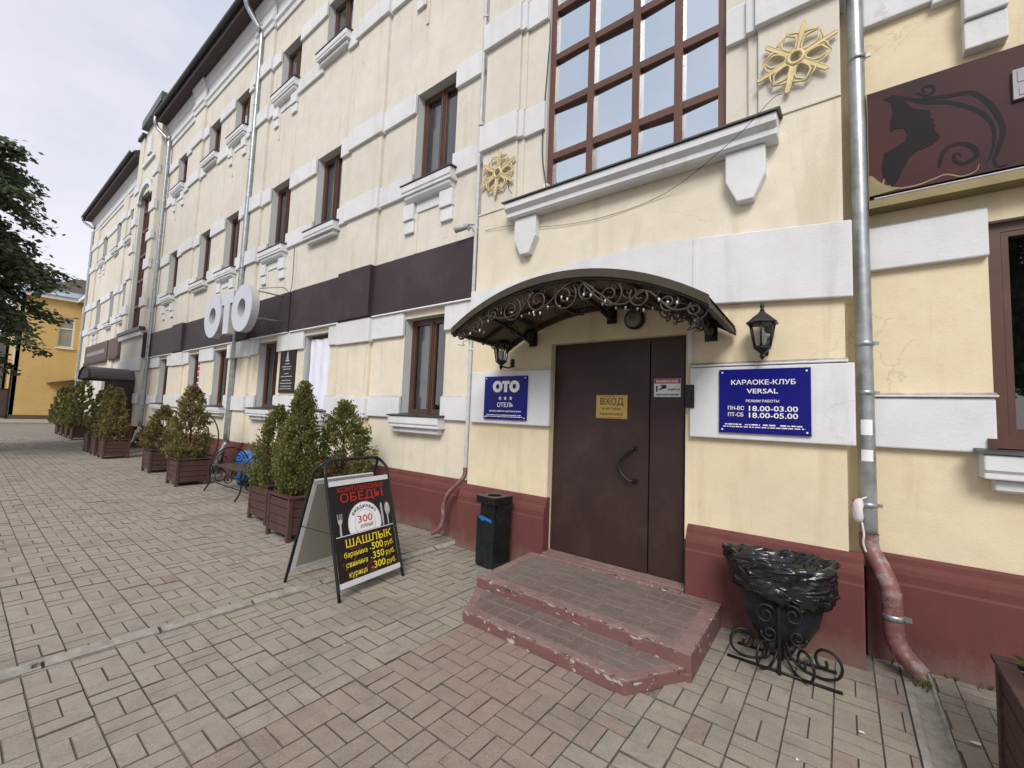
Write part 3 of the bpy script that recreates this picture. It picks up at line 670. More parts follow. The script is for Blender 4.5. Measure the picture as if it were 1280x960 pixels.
# windows
def curtain(parent, x0, x1, z0, z1, y, mat, wave=.02, per=.11):
    m = MB(); n = max(6, int((x1 - x0) / per * 6)); ph = random.random() * 6
    P = [(x0 + (x1 - x0) * k / n, y + wave * sin(2 * pi * (x0 + (x1 - x0) * k / n) / per + ph) * (.6 + .4 * sin(k * .37))) for k in range(n + 1)]
    for a, b in zip(P[:-1], P[1:]): m.face([(a[0], a[1], z0), (b[0], b[1], z0), (b[0], b[1], z1), (a[0], a[1], z1)], 0, True)
    return m.build('curtain', [mat], parent)
def window(x0, x1, z0, z1, y, cols=(.5,), cur=CURTAIN, fr=WOODF, gl=GLASS, t=.055, transom=None, parent=B, cspan=(0, 1)):
    e = .004
    m = MB(); m.box(x0 + e, x0 + t, y - .03, y + .04, z0 + e, z1 - e).box(x1 - t, x1 - e, y - .03, y + .04, z0 + e, z1 - e)
    m.box(x0 + t, x1 - t, y - .03, y + .04, z0 + e, z0 + t).box(x0 + t, x1 - t, y - .03, y + .04, z1 - t, z1 - e)
    w = m.build('window', [fr], parent)
    xs = [x0 + t] + [x0 + (x1 - x0) * c for c in cols] + [x1 - t]
    for c in xs[1:-1]:
        k = MB(); k.box(c - .032, c + .032, y - .038, y + .03, z0 + t, z1 - t).box(c - .008, c + .008, y - .052, y - .038, z0 + t, z1 - t); k.build('mullion', [fr], w)
    if transom:
        k = MB(); k.box(x0 + t, x1 - t, y + .045, y + .06, transom - .012, transom + .012); k.build('transom', [fr], w)
    for a, b in zip(xs[:-1], xs[1:]):
        a += .03 if a != xs[0] else 0; b -= .03 if b != xs[-1] else 0
        k = MB(); k.box(a + .002, a + .035, y - .026, y + .02, z0 + t, z1 - t).box(b - .035, b - .002, y - .026, y + .02, z0 + t, z1 - t)
        k.box(a + .035, b - .035, y - .026, y + .02, z0 + t, z0 + t + .035).box(a + .035, b - .035, y - .026, y + .02, z1 - t - .035, z1 - t); k.build('sash', [fr], w)
        k = MB(); k.face([(a + .03, y + .005, z0 + t), (b - .03, y + .005, z0 + t), (b - .03, y + .005, z1 - t), (a + .03, y + .005, z1 - t)]); k.build('pane', [gl], w)
    if cur: curtain(w, x0 + .03 + (x1 - x0) * cspan[0], x0 + (x1 - x0) * cspan[1] - .03, z0 + .03, z1 - .03, y + .13, cur)
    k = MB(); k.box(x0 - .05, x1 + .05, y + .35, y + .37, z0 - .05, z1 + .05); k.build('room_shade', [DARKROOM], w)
    return w
def sill(x0, x1, z, Y, style, parent=B, dz=1.0):
    m = MB(); m.prism([(Y + .1, z + .02), (Y - .175, z - .012), (Y - .178, z - .03), (Y + .1, z - .012)], x0 - .11, x1 + .11, 'x')
    s = m.build('window_sill', [FLASH], parent)
    k = MB(); k.prism([(Y + .01, z - .014), (Y - .165, z - .034), (Y - .165, z - .13), (Y - .15, z - .15), (Y - .15, z - .19), (Y + .01, z - .19)], x0 - .085, x1 + .085, 'x'); k.build('sill_moulding', [WHITE], s)
    if style == 'A':
        k = MB(); k.prism([(Y + .01, z - .19), (Y - .095, z - .19), (Y - .10, z - .215), (Y - .10, z - .255), (Y - .085, z - .27), (Y + .01, z - .27)], x0 - .03, x1 + .03, 'x'); k.build('lower_moulding', [WHITE], s)
    else:
        k = MB(); k.prism([(Y + .01, z - .19), (Y - .13, z - .19), (Y - .12, z - .235), (Y - .085, z - .275), (Y - .06, z - .29), (Y + .01, z - .29)], x0 - .05, x1 + .05, 'x'); k.build('lower_moulding', [WHITE], s)
        k = MB(); k.box(x0 + .13, x1 - .20, Y - .022, Y + .01, z - .44, z - .29); k.build('apron', [WHITE], s)
        for a, b in ((x0 - .13, x0 + .11), (x1 - .21, x1 + .05)):
            k = MB(); k.box(a, b, Y - .075, Y + .01, z - .54, z - .29); k.box(a + .01, b - .01, Y - .045, Y + .01, z - .74, z - .54); k.build('bracket', [WHITE], s)
        k = MB(); k.box(x0 + .11, x0 + .17, Y - .018, Y + .01, z - 1.08, z - .44); k.build('apron_edge', [CREAM], s)
    return s
YG = YM + .17
STY2 = ['B', 'A', 'B', 'B', 'A', 'B']; STY3 = ['B', 'A', 'B', 'B', 'A', 'B']
for k, (a, b) in enumerate(WX):
    window(a, b, *F2_Z, YG, cols=(.5,), cur=[CURTAIN, CURTAIN, CURTAIN, DARKROOM, CURTAIN, CURTAIN][k], cspan=(0, .55) if k == 0 else (0, 1)); sill(a, b, F2_Z[0] + .01, YM, STY2[k])
    window(a, b, *F3_Z, YG, cols=(.5,), cur=[BLIND, BLIND, CURTAIN, DARKROOM, CURTAIN, CURTAIN][k], cspan=(0, .6) if k < 2 else (0, 1)); sill(a, b, F3_Z[0] + .01, YM, STY3[k])
for k, (a, b) in enumerate(WX):
    window(a, b, *G_Z, YG, cols=(.52,), cur=CURTAIN if k in (0, 2, 5) else DARKROOM, transom=2.05, cspan=(0, .5) if k == 0 else (0, 1)); sill(a, b, G_Z[0] + .008, YM, 'A')
# white sheet over the second ground-floor window, poster strip over the fifth
sh = MB(); n = 14
for i in range(n):
    for j in range(18):
        def sp(i, j):
            x = -8.30 + .84 * i / n; z = 1.58 + 1.36 * j / 18
            return (x, YG - .075 + .012 * sin(i * 1.3 + .5 * sin(j * .7)) * (.4 + j / 18), z - .03 * sin(pi * i / n) * (j == 18))
        sh.face([sp(i, j), sp(i + 1, j), sp(i + 1, j + 1), sp(i, j + 1)], 0, True)
tag(sh.build('window_sheet', [SHEET]), 'white sheet covering a ground-floor window right of the black plaque', 'sheet')
ps = thing('window_poster', 'narrow red and purple striped poster in a ground-floor window behind the lone conifer', 'poster', (-14.6, YG - .06, 1.6))
k = MB(); k.box(-14.70, -14.24, YG - .066, YG - .060, 1.60, 2.86); k.build('backing', [PLASTW], ps)
for q in range(7):
    k = MB(); k.box(-14.68, -14.26, YG - .072, YG - .066, 1.72 + q * .16, 1.84 + q * .16); k.build('stripe', [REDP if q > 3 else PURP], ps)
# ------------------------------------------------------------------ entrance bay
BX0, BX1 = -3.67, .015
DOOR = (-2.51, -1.10, .17, 2.385)
wall_mesh(BX0, BX1, .6, 2.9, YB, [DOOR], .14, back=.35).build('bay_lower_wall', [CREAM_CLEAR, CREAM_CLEAR], B); wall_mesh(BX0, BX1, 2.9, 4.13, YB, [], .14, back=.35).build('bay_lower_wall', [CREAM_HALFHAZY, CREAM_HALFHAZY], B)
# upper bay: outer piers, two small steps and the window panel
for a, b, y in ((BX0, -3.12, YB + .02), (-3.12, -3.04, YB + .055), (-.62, -.54, YB + .055), (-.54, BX1, YB + .02)):
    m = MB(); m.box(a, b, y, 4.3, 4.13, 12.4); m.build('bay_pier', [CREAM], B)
wall_mesh(-3.04, -.62, 4.06, 12.2, YB + .09, [(-2.74, -.80, 4.10, 9.4)], .12, ends=False).build('bay_window_wall', [CREAM, REVEAL], B)
for zb, zt in ((4.97, 5.31), (6.36, 6.72), (8.5, 8.85), (9.9, 10.25)):
    for a, b, y in ((BX0 - .03, -3.10, YB - .035), (-3.10, -3.03, YB + .005), (-3.03, -2.745, YB + .045), (-.795, -.63, YB + .045), (-.63, -.555, YB + .005), (-.555, BX1 + .035, YB - .035)):
        m = MB(); m.box(a + .001, b - .001, y, 4.2, zb, zt).box(a + .001, b - .001, y + .012, 4.2, zt, zt + .015); m.build('band', [WHITE], B)
cornice(BX0 - .1, BX1 + .1, YB, 11.4, 12.3)
m = MB(); m.box(BX0 - .2, BX1 + .2, YB - .25, 6.5, 12.3, 12.45); m.build('bay_roof', [GREENROOF], B)
# the ledge where the thicker lower wall ends
for a, b in ((BX0, -3.13), (-.37, BX1 + .002)):
    m = MB(); m.prism([(YB - .012, 4.118), (YB - .012, 4.136), (YB + .03, 4.15), (YB + .03, 4.118)], a, b, 'x'); m.build('ledge', [CREAM], B)
# tall bay window
yw = YB + .165
m = MB(); m.box(-2.735, -2.66, yw - .03, yw + .05, 4.105, 9.395).box(-.875, -.805, yw - .03, yw + .05, 4.105, 9.395).box(-2.66, -.875, yw - .03, yw + .05, 4.105, 4.16).box(-2.66, -.875, yw - .03, yw + .05, 9.33, 9.395)
bw = m.build('bay_window', [WOODB], B)
cols = [-2.66, -2.17, -1.66, -1.225, -.875]
cols = [-2.66, -2.18, -1.66, -1.23, -.875]
rows = [4.16, 4.64, 5.26, 5.87, 6.49, 7.10, 7.72, 8.3, 8.85, 9.33]
for c in cols[1:-1]:
    k = MB(); k.box(c - .040, c + .040, yw - .045, yw + .035, 4.16, 9.33); k.build('mullion', [WOODB], bw)
for z in rows[1:-1]:
    for a, b in zip(cols[:-1], cols[1:]):
        k = MB(); k.box(a + (.040 if a != cols[0] else 0), b - (.040 if b != cols[-1] else 0), yw - .034, yw + .03, z - .038, z + .038); k.build('glazing_bar', [WOODB], bw)
for zi, (c, d) in enumerate(zip(rows[:-1], rows[1:])):
    for a, b in zip(cols[:-1], cols[1:]):
        t = random.uniform(-.022, .022)
        k = MB(); k.face([(a, yw + .012, c), (b, yw + .012 + t, c), (b, yw + .012 + t, d), (a, yw + .012, d)]); k.build('pane', [GLASSB], bw)
curtain(bw, -2.66, -.88, 4.15, 9.35, yw + .16, BLIND, .012, .34)
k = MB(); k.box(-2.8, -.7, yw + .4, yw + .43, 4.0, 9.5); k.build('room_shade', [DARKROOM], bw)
# great sill below it
m = MB(); m.prism([(YB + .1, 4.125), (YB - .20, 4.075), (YB - .205, 4.055), (YB + .1, 4.105)], -3.14, -.36, 'x'); bs = m.build('bay_sill', [FLASH], B)
m = MB(); m.prism([(YB + .02, 4.10), (YB - .185, 4.054), (YB - .185, 3.985), (YB - .14, 3.945), (YB - .14, 3.90), (YB - .12, 3.88), (YB + .0, 3.88)], -3.11, -.385, 'x'); m.build('sill_moulding', [WHITE], bs)
for a, b in ((-3.02, -2.72), (-.77, -.475)):
    c = (a + b) / 2
    m = MB(); m.prism([(a, 3.88), (b, 3.88), (b, 3.63), (c + .06, 3.44), (c - .06, 3.44), (a, 3.63)], YB - .09, YB + .01, 'y'); m.build('keystone_bracket', [WHITE], bs)
# arched white block over the door
top = [(-3.70, 3.13), (-3.35, 3.13), (-3.05, 3.14), (-2.65, 3.18), (-2.31, 3.215), (-1.96, 3.24), (-1.52, 3.25), (-1.022, 3.225)]
arc = []
for k in range(13):
    x = -2.70 + 1.68 * k / 12; u = (x + 1.88) / .90; arc.append((x, 2.46 + .24 * sqrt(max(0, 1 - u * u))))
def interp(P, x):
    for (a, b), (c, d) in zip(P[:-1], P[1:]):
        if a <= x <= c: return b + (d - b) * (x - a) / (c - a + 1e-9)
    return P[0][1] if x < P[0][0] else P[-1][1]
low = [(-3.70, 2.74), (-2.90, 2.74), (-2.72, 2.47)] + arc[1:-1] + [(-1.022, 2.47)]
xs_ = sorted(set([p[0] for p in top] + [p[0] for p in low])); m = MB()
for a, b in zip(xs_[:-1], xs_[1:]):
    q = [(a, interp(low, a)), (b, interp(low, b)), (b, interp(top, b)), (a, interp(top, a))]
    m.face([(x, YB - .05, z) for x, z in q])
    m.face([(q[3][0], YB - .05, q[3][1]), (q[2][0], YB - .05, q[2][1]), (q[2][0], YB + .01, q[2][1]), (q[3][0], YB + .01, q[3][1])])
    m.face([(q[1][0], YB - .05, q[1][1]), (q[0][0], YB - .05, q[0][1]), (q[0][0], YB + .01, q[0][1]), (q[1][0], YB + .01, q[1][1])])
m.build('arched_band', [WHITE], B)
m = MB(); m.prism([(-1.018, 2.62), (.065, 2.545), (.065, 3.115), (-.5, 3.17), (-1.018, 3.22)], YB - .052, YB + .01, 'y'); m.build('band', [WHITE], B)
m = MB(); m.box(-1.03, -1.005, YB - .062, YB, 2.62, 3.222); m.build('band_trim', [WHITE], B)
m = MB(); m.box(-3.625, -2.485, YB - .05, YB + .01, 1.495, 2.11); m.build('band', [WHITE], B)
m = MB(); m.box(-1.055, .066, YB - .05, YB + .01, 1.475, 2.068); m.build('band', [WHITE], B)
m = MB(); m.prism([(YB + .01, 2.072), (YB - .055, 2.072), (YB - .055, 2.09), (YB + .01, 2.115)], -1.06, .03, 'x'); m.build('band_ledge', [WHITE], B)
m = MB(); m.box(-1.075, -1.045, YB - .03, YB + .01, 2.115, 2.40); m.build('band_trim', [WHITE], B)
# bay plinth either side of the steps
plinth(-3.755, -2.50, YB, zt=.745); plinth(-1.075, .095, YB, zt=.735)
# door
dy = YB + .095
m = MB(); m.box(DOOR[0] + .002, DOOR[1] - .002, dy + .03, dy + .06, .17, DOOR[3] - .002); m.box(DOOR[0] + .003, DOOR[0] + .04, dy - .01, dy + .03, .198, DOOR[3] - .04).box(DOOR[1] - .035, DOOR[1] - .003, dy - .01, dy + .03, .198, DOOR[3] - .04).box(DOOR[0] + .003, DOOR[1] - .003, dy - .01, dy + .03, DOOR[3] - .04, DOOR[3] - .003)
dr = m.build('entrance_door', [DOORM], B)
m = MB(); m.box(-2.468, -1.452, dy - .022, dy + .028, .205, 2.345); m.build('door_leaf', [DOORM], dr)
m = MB(); m.box(-1.440, -1.136, dy - .018, dy + .028, .205, 2.345); m.build('narrow_leaf', [DOORM], dr)
m = MB(); hp = smooth_path([(-1.575, dy - .02, 1.325), (-1.59, dy - .06, 1.325), (-1.66, dy - .075, 1.265), (-1.725, dy - .078, 1.18), (-1.70, dy - .078, 1.10), (-1.63, dy - .075, 1.035), (-1.585, dy - .06, 1.02), (-1.57, dy - .02, 1.02)], 5)
m.tube(hp, .011, 8).lathe([(.02, 0), (.02, .004)], (-1.575, dy - .024, 1.325), 10); m.box(-1.60, -1.55, dy - .028, dy - .02, 1.30, 1.35).box(-1.60, -1.545, dy - .028, dy - .02, .995, 1.045); m.build('door_handle', [BLACKM], dr)
for z in (.42, 1.78):
    m = MB(); m.tube([(-1.118, dy - .03, z), (-1.118, dy - .03, z + .12)], .013, 8); m.build('hinge', [BLACKM], dr)
m = MB(); m.box(-1.085, -1.015, YB - .062, YB - .048, 1.72, 1.92).box(-1.065, -1.035, YB - .075, YB - .062, 1.76, 1.88).tube([(-1.05, YB - .075, 1.80), (-1.05, YB - .095, 1.80)], .012, 8); m.build('closer_plate', [BLACKM], dr)
# ------------------------------------------------------------------ right wing
RX0, RX1 = -.05, 6.0
RW = [(.785, 2.2)]
wall_mesh(RX0, RX1, .6, 11.65, YR, [(.785, 2.2, 1.53, 3.03), (.9, 2.3, 5.07, 6.62)], .16).build('wall', [CREAM_CLEAR, REVEAL], B)
band(.16, RX1, 2.785, 3.125, YR, RW); band(.16, RX1, 1.47, 1.835, YR, RW)
m = MB(); m.prism([(YR + .01, 1.836), (YR - .058, 1.836), (YR - .058, 1.848), (YR + .01, 1.872)], .16, .80, 'x'); m.build('band_ledge', [WHITE], B)
plinth(.11, RX1, YR, step=.075, zt=.72)
window(.785, 2.2, 1.53, 3.03, YR + .08, cols=(.5,), cur=DARKROOM, t=.07); sill(.785, 2.2, 1.50, YR, 'A')
m = MB(); m.box(.74, 2.25, YR - .068, YR + .1, 1.507, 1.567); m.build('sill_board', [WOODF], B)
window(.9, 2.3, 5.07, 6.62, YR + .1)
m = MB(); m.prism([(YR + .01, 4.70), (YR - .06, 4.70), (YR - .06, 4.86), (YR - .13, 4.92), (YR - .13, 5.02), (YR - .17, 5.06), (YR + .01, 5.08)], .55, 2.6, 'x'); m.build('sill_moulding', [WHITE], B)
for z0, z1, p in ((4.46, 4.70, .11), (4.25, 4.455, .085)):
    for x in (.70, 2.1):
        m = MB(); m.box(x, x + .21, YR - p, YR + .01, z0, z1); m.build('bracket', [WHITE], B)
band(.16, .6, 4.74, 5.05, YR, [])
cornice(BX1 + .12, RX1, YR); eaves(BX1 + .3, RX1, YR)
# ------------------------------------------------------------------ far bay and far wing
FBX = (-22.65, -19.45)
wall_mesh(FBX[0], FBX[1], .6, 11.9, YB, [(-21.9, -20.2, 4.25, 9.6)], .2, back=.4).build('far_bay_wall', [CREAM, REVEAL], B)
for a, b in ((FBX[0], -22.05), (-20.05, FBX[1])):
    m = MB(); m.box(a, b, YB - .05, YB + .01, 4.2, 12.15); m.build('bay_pier', [CREAM], B)
    for zb, zt in ((4.95, 5.31), (6.34, 6.72), (7.4, 7.72), (8.5, 8.85), (9.85, 10.2)):
        m = MB(); m.box(a - .04, b + .04, YB - .10, YB, zb, zt); m.build('band', [WHITE], B)
    m = MB(); m.box(a - .06, b + .06, YB - .14, YB + .3, 12.15, 12.28); m.build('pier_cap', [FLASH], B)
m = MB()
ar = [(-21.05 + 1.02 * cos(a), 9.3 + .75 * sin(a)) for a in [pi * k / 12 for k in range(13)]]; ar2 = [(-21.05 + .80 * cos(a), 9.3 + .55 * sin(a)) for a in [pi - pi * k / 12 for k in range(13)]]
m.prism(ar + ar2, YB - .09, YB + .01, 'y'); m.build('window_arch', [WHITE], B)
m = MB(); m.box(-21.9, -20.2, YB - .08, YB + .01, 10.75, 10.9).box(-21.3, -20.8, YB - .08, YB + .01, 11.1, 11.8); m.build('pediment_ornament', [WHITE], B)
m = MB(); m.prism([(-22.0, 11.9), (-20.1, 11.9), (-20.1, 12.3), (-21.05, 12.6), (-22.0, 12.3)], YB, YB + .35, 'y'); m.build('parapet', [CREAM], B)
m = MB(); m.prism([(-21.9, 12.33), (-19.35, 12.45), (-19.3, 12.78), (-21.85, 12.62)], YB - .2, YB + 4, 'y'); m.build('bay_roof', [GREENROOF], B)
m = MB(); m.box(-22.75, -19.35, YB - .16, YB + .01, 4.08, 4.2); m.build('bay_sill', [FLASH], B)
m = MB(); m.box(-22.68, -19.42, YB - .11, YB + .01, 3.9, 4.08).box(-22.68, -19.42, YB - .05, YB + .01, 2.66, 3.12); m.build('band', [WHITE], B)
m = MB(); m.box(-19.95, -19.40, YB - .05, YB + .01, 1.5, 1.86); m.build('band', [WHITE], B)
w = window(-21.9, -20.2, 4.25, 9.6, YB + .16, cols=(.33, .66), fr=WOODB, gl=GLASS, cur=CURTAIN)
for z in (5.2, 6.2, 7.2, 8.2, 9.0):
    k = MB(); k.box(-21.84, -20.26, YB + .12, YB + .2, z - .05, z + .05); k.build('glazing_bar', [WOODB], w)
m = MB(); m.box(FBX[0], -21.6, YB - .08, YB + .2, -.02, .72).box(-20.0, FBX[1], YB - .08, YB + .2, -.02, .72); m.build('plinth', [MAROON], B)
m = MB(); m.box(-20.05, -20.0, 3.15, 3.95, .05, 2.36); m.build('vestibule_door', [DOORM], B)
FW = (-33.3, -22.65); FWX = [(-24.55, -23.65), (-27.05, -26.1), (-30.1, -29.1)]; FPX = [(-25.85, -25.0), (-33.25, -31.2)]
fops = [(a, b, *z) for a, b in FWX for z in ((1.6, 2.9), F2_Z, (8.55, 9.9))]
wall_mesh(FW[0], FW[1], .6, 11.5, YM, fops, back=3).build('far_wing_wall', [CREAM, REVEAL], B)
for a, b in FPX:
    m = MB(); m.box(a, b, YM - .07, YM + .01, .7, 10.8); m.build('pilaster', [CREAM], B)
for zb, zt in ((6.3, 6.64), (4.97, 5.30), (9.65, 9.97), (8.4, 8.72), (2.6, 2.95)): band(FW[0], FW[1], zb, zt, YM, FWX, FPX)
for k, (a, b) in enumerate(FWX):
    window(a, b, *F2_Z, YG); window(a, b, 8.55, 9.9, YG); window(a, b, 1.6, 2.9, YG)
    sill(a, b, 5.08, YM, 'AAB'[k]); sill(a, b, 8.56, YM, 'AAB'[k])
cornice(FW[0], FW[1], YM, 10.6, 11.5); eaves(FW[0] - .1, FW[1], YM, 11.5); plinth(FW[0], FW[1], YM)
m = MB(); m.box(-33.4, -33.1, YM - .5, YM + .1, 11.6, 11.9); m.build('gutter_end', [FLASH], B)
m = MB(); m.box(-33.0, 5.9, 12.0, 12.2, 0, 11.6); m.build('rear_wall', [CREAM], B)
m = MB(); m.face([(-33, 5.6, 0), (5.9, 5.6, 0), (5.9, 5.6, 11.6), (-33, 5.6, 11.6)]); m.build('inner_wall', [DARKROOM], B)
# ------------------------------------------------------------------ drainpipes (parts of the building)
def pipe(name, path, r, mat, seg=12, k=4, straps=(), low=None):
    p = smooth_path(path, k); o = MB().tube(p, r, seg).build(name, [mat], B)
    for s in straps:
        q = MB(); q.lathe([(r + .002, -.018), (r + .007, -.014), (r + .007, .014), (r + .002, .018)], s, seg); q.box(s[0] + r, s[0] + r + .03, s[1] - .008, s[1] + .008, s[2] - .012, s[2] + .012)
        q.tube([(s[0], s[1] + r, s[2]), (s[0], s[1] + r + .12, s[2])], .006, 6); q.build('pipe_strap', [mat], o)
    if low: MB().tube(smooth_path(low[0], 6), r + .004, seg).build('pipe_shoe', [low[1]], o)
    return o
py = 4.07
pipe('drainpipe', [(.10, py, 11.4), (.105, py, 6), (.125, py - .02, 1.9), (.128, py - .02, 1.2), (.13, py - .02, .84)], .052, GALV, 16, 4,
     ((.127, py - .02, 2.22), (.127, py - .02, 1.06), (.115, py - .01, 4.45), (.126, py - .02, 1.86)))
sh_ = MB(); P = smooth_path([(.13, py - .02, .86), (.135, py - .03, .76), (.20, py - .10, .62), (.235, py - .13, .50), (.24, py - .135, .36), (.25, py - .14, .22), (.30, py - .17, .13), (.37, py - .20, .06)], 7)
sh_.tube(P, [.055 + .0025 * (i % 3 == 0) for i in range(len(P))], 16, 0, False); sh = sh_.build('drain_elbow', [PIPEM], B)
MB().lathe([(.055, -.02), (.062, -.016), (.062, .016), (.055, .02)], (.24, py - .135, .36), 16).box(.295, .335, py - .145, py - .125, .345, .375).build('pipe_strap', [GALV], sh)
pipe('drainpipe', [(-3.80, 4.02, 11.5), (-3.80, 4.02, 6), (-3.79, 4.015, 3), (-3.785, 4.01, 1.2), (-3.785, 4.01, .90)], .025, PIPEW, 10, 4, ((-3.79, 4.015, 5.45), (-3.79, 4.015, 2.42), (-3.80, 4.02, 7.0)),
     ([(-3.785, 4.01, .92), (-3.79, 3.99, .80), (-3.88, 3.93, .68), (-3.98, 3.90, .56), (-4.02, 3.89, .42), (-4.02, 3.89, .25), (-4.06, 3.86, .13), (-4.14, 3.82, .08)], PIPEM))
def long_pipe(x, xt):
    pipe('drainpipe', [(xt, YM - .50, 11.75), (xt, YM - .50, 11.55), (xt, YM - .40, 11.35), (x, YM - .16, 10.95), (x, YM - .12, 10.7), (x, YM - .12, 6), (x - .1, YM - .12, 1.0), (x - .1, YM - .12, .72), (x - .12, YM - .2, .45), (x - .14, YM - .24, .25), (x - .2, YM - .34, .08)], .062, GALV, 12, 4, ((x, YM - .12, 9.0), (x, YM - .12, 7.6), (x, YM - .12, 4.9), (x - .04, YM - .12, 2.7)))
long_pipe(-11.45, -11.55); long_pipe(-19.05, -19.35); long_pipe(-32.6, -33.3)
# ------------------------------------------------------------------ dark sign band along the facade
sf_ = thing('fascia_sign_band', 'long blank dark brown sign band above the ground-floor windows', 'sign band', (-11, 4.0, 3.1))
xs = [-19.35, PX[2][0], PX[2][1], PX[1][0], PX[1][1], -8.95, PX[0][0], PX[0][1], -3.70]
for k, (a, b) in enumerate(zip(xs[:-1], xs[1:])):
    pil = (a, b) in PX
    y = YM - (.145 if pil else .075)
    m = MB(); m.box(a - (.03 if pil else -.032 if k else 0), b + (.03 if pil else -.032 if k < 7 else 0), y, YM - .005, 3.125, 3.96 + (.012 if pil else 0)); m.build('panel', [BROWNSIDE], sf_)
m = MB(); m.box(-19.40, -19.36, YB - .03, YM - .08, 3.12, 4.0); m.build('end_panel', [BROWNSIDE], sf_)
m = MB()
for a, b in zip(xs[:-1], xs[1:]):
    if (a, b) not in PX: m.box(a + .05, b - .05, YM - .082, YM - .002, 3.104, 3.122)
m.build('trim_strip', [PLASTW], sf_)
# ------------------------------------------------------------------ big projecting letters
def ell(cx, cz, rx, rz, n=36): return [(cx + rx * cos(2 * pi * k / n), cz + rz * sin(2 * pi * k / n)) for k in range(n)]
def ring(m, cx, cz, rx, rz, ix, iz, y0, y1):
    o, i = ell(cx, cz, rx, rz), ell(cx, cz, ix, iz); n = len(o)
    for k in range(n):
        j = (k + 1) % n
        m.face([(o[k][0], y0, o[k][1]), (o[j][0], y0, o[j][1]), (i[j][0], y0, i[j][1]), (i[k][0], y0, i[k][1])], 0)
        m.face([(o[j][0], y1, o[j][1]), (o[k][0], y1, o[k][1]), (i[k][0], y1, i[k][1]), (i[j][0], y1, i[j][1])], 1)
        m.face([(o[k][0], y1, o[k][1]), (o[j][0], y1, o[j][1]), (o[j][0], y0, o[j][1]), (o[k][0], y0, o[k][1])], 1, True)
        m.face([(i[j][0], y1, i[j][1]), (i[k][0], y1, i[k][1]), (i[k][0], y0, i[k][1]), (i[j][0], y0, i[j][1])], 1, True)
ot = thing('hotel_letters', 'large white raised OTO letters mounted in front of the dark sign band', 'letter sign', (-10.2, 3.5, 3.06))
for cx in (-11.02, -9.46):
    m = MB(); ring(m, cx, 3.52, .49, .475, .19, .19, 3.36, 3.50); m.build('letter', [LETTERW, LETTERS], ot)
m = MB()
TP = [(-10.56, 3.95), (-9.93, 3.95), (-9.93, 3.70), (-10.10, 3.70), (-10.10, 3.07), (-10.40, 3.07), (-10.40, 3.70), (-10.56, 3.70)]
m.face([(x, 3.37, z) for x, z in TP], 0); m.face([(x, 3.50, z) for x, z in reversed(TP)], 1)
for k in range(8):
    a, b = TP[k], TP[(k + 1) % 8]; m.face([(a[0], 3.37, a[1]), (a[0], 3.50, a[1]), (b[0], 3.50, b[1]), (b[0], 3.37, b[1])], 1)
m.build('letter', [LETTERW, LETTERS], ot)
for x, z in ((-11.0, 3.3), (-11.0, 3.8), (-9.3, 3.36), (-9.3, 3.9), (-10.25, 3.5)):
    m = MB(); m.tube([(x, 3.49, z), (x, YM - .07, z)], .016, 6); m.build('strut', [GREYP], ot)
m = MB(); m.tube([(-11.3, 3.53, 3.3), (-9.1, 3.53, 3.3)], .014, 6).tube([(-11.3, 3.53, 3.8), (-9.1, 3.53, 3.8)], .014, 6); m.build('rail', [GREYP], ot)
# ------------------------------------------------------------------ entrance canopy
CX, CHW, CF_, CBK, CZ0, CRISE = -1.88, 1.19, 3.0, YB - .055, 2.405, .355
CRAD = (CHW ** 2 + CRISE ** 2) / (2 * CRISE)
def carc(u): x = u * CHW; return CZ0 + CRISE - CRAD + sqrt(CRAD ** 2 - x * x)
def cpt(u, y, dz=0): return (CX + u * CHW, y, carc(u) + dz - .04 * (y - CF_) / .9)
cn_ = thing('entrance_canopy', 'arched dark wrought-iron canopy over the entrance door', 'canopy', (CX, 3.9, 2.4))
NU = 28
m = MB(); us = [-1 + 2 * k / NU for k in range(NU + 1)]
for a, b in zip(us[:-1], us[1:]):
    m.face([cpt(a, CF_ - .03, .02), cpt(b, CF_ - .03, .02), cpt(b, CBK, .02), cpt(a, CBK, .02)], 0, True)
    m.face([cpt(b, CF_ - .03, .008), cpt(a, CF_ - .03, .008), cpt(a, CBK, .008), cpt(b, CBK, .008)], 1, True)
m.build('roof_sheet', [CANOPYS, CANOPYU], cn_)
def arcbar(y0, y1, h0, h1, name, mat=BROWNIRON):
    m = MB(); prev = None
    for u in us:
        s = [cpt(u, y0, h0), cpt(u, y1, h0), cpt(u, y1, h1), cpt(u, y0, h1)]
        if prev:
            for i in range(4):
                j = (i + 1) % 4; m.face([prev[i], s[i], s[j], prev[j]], 0, False)
        else: m.face(s)
        prev = s
    m.face(prev[::-1]); return m.build(name, [mat], cn_)
arcbar(CF_ - .045, CF_ - .02, -.035, .030, 'front_rim', CANOPYS); arcbar(CF_ - .02, CF_ + .02, -.05, .004, 'front_rib')
arcbar(3.42, 3.45, -.045, .004, 'rib'); arcbar(CBK - .04, CBK, -.05, .004, 'rear_rib')
for u in (-.98, -.62, -.25, .12, .5, .98):
    p = cpt(u, CF_ + .02, -.03); q = cpt(u, CBK - .04, -.03)
    m = MB(); m.box(-.018, .018, 0, 1, -.02, .02, 0, lambda v, p=p, q=q: Vector((p[0] + v.x, p[1] + (q[1] - p[1]) * v.y, p[2] + (q[2] - p[2]) * v.y + v.z))); m.build('purlin', [BROWNIRON], cn_)
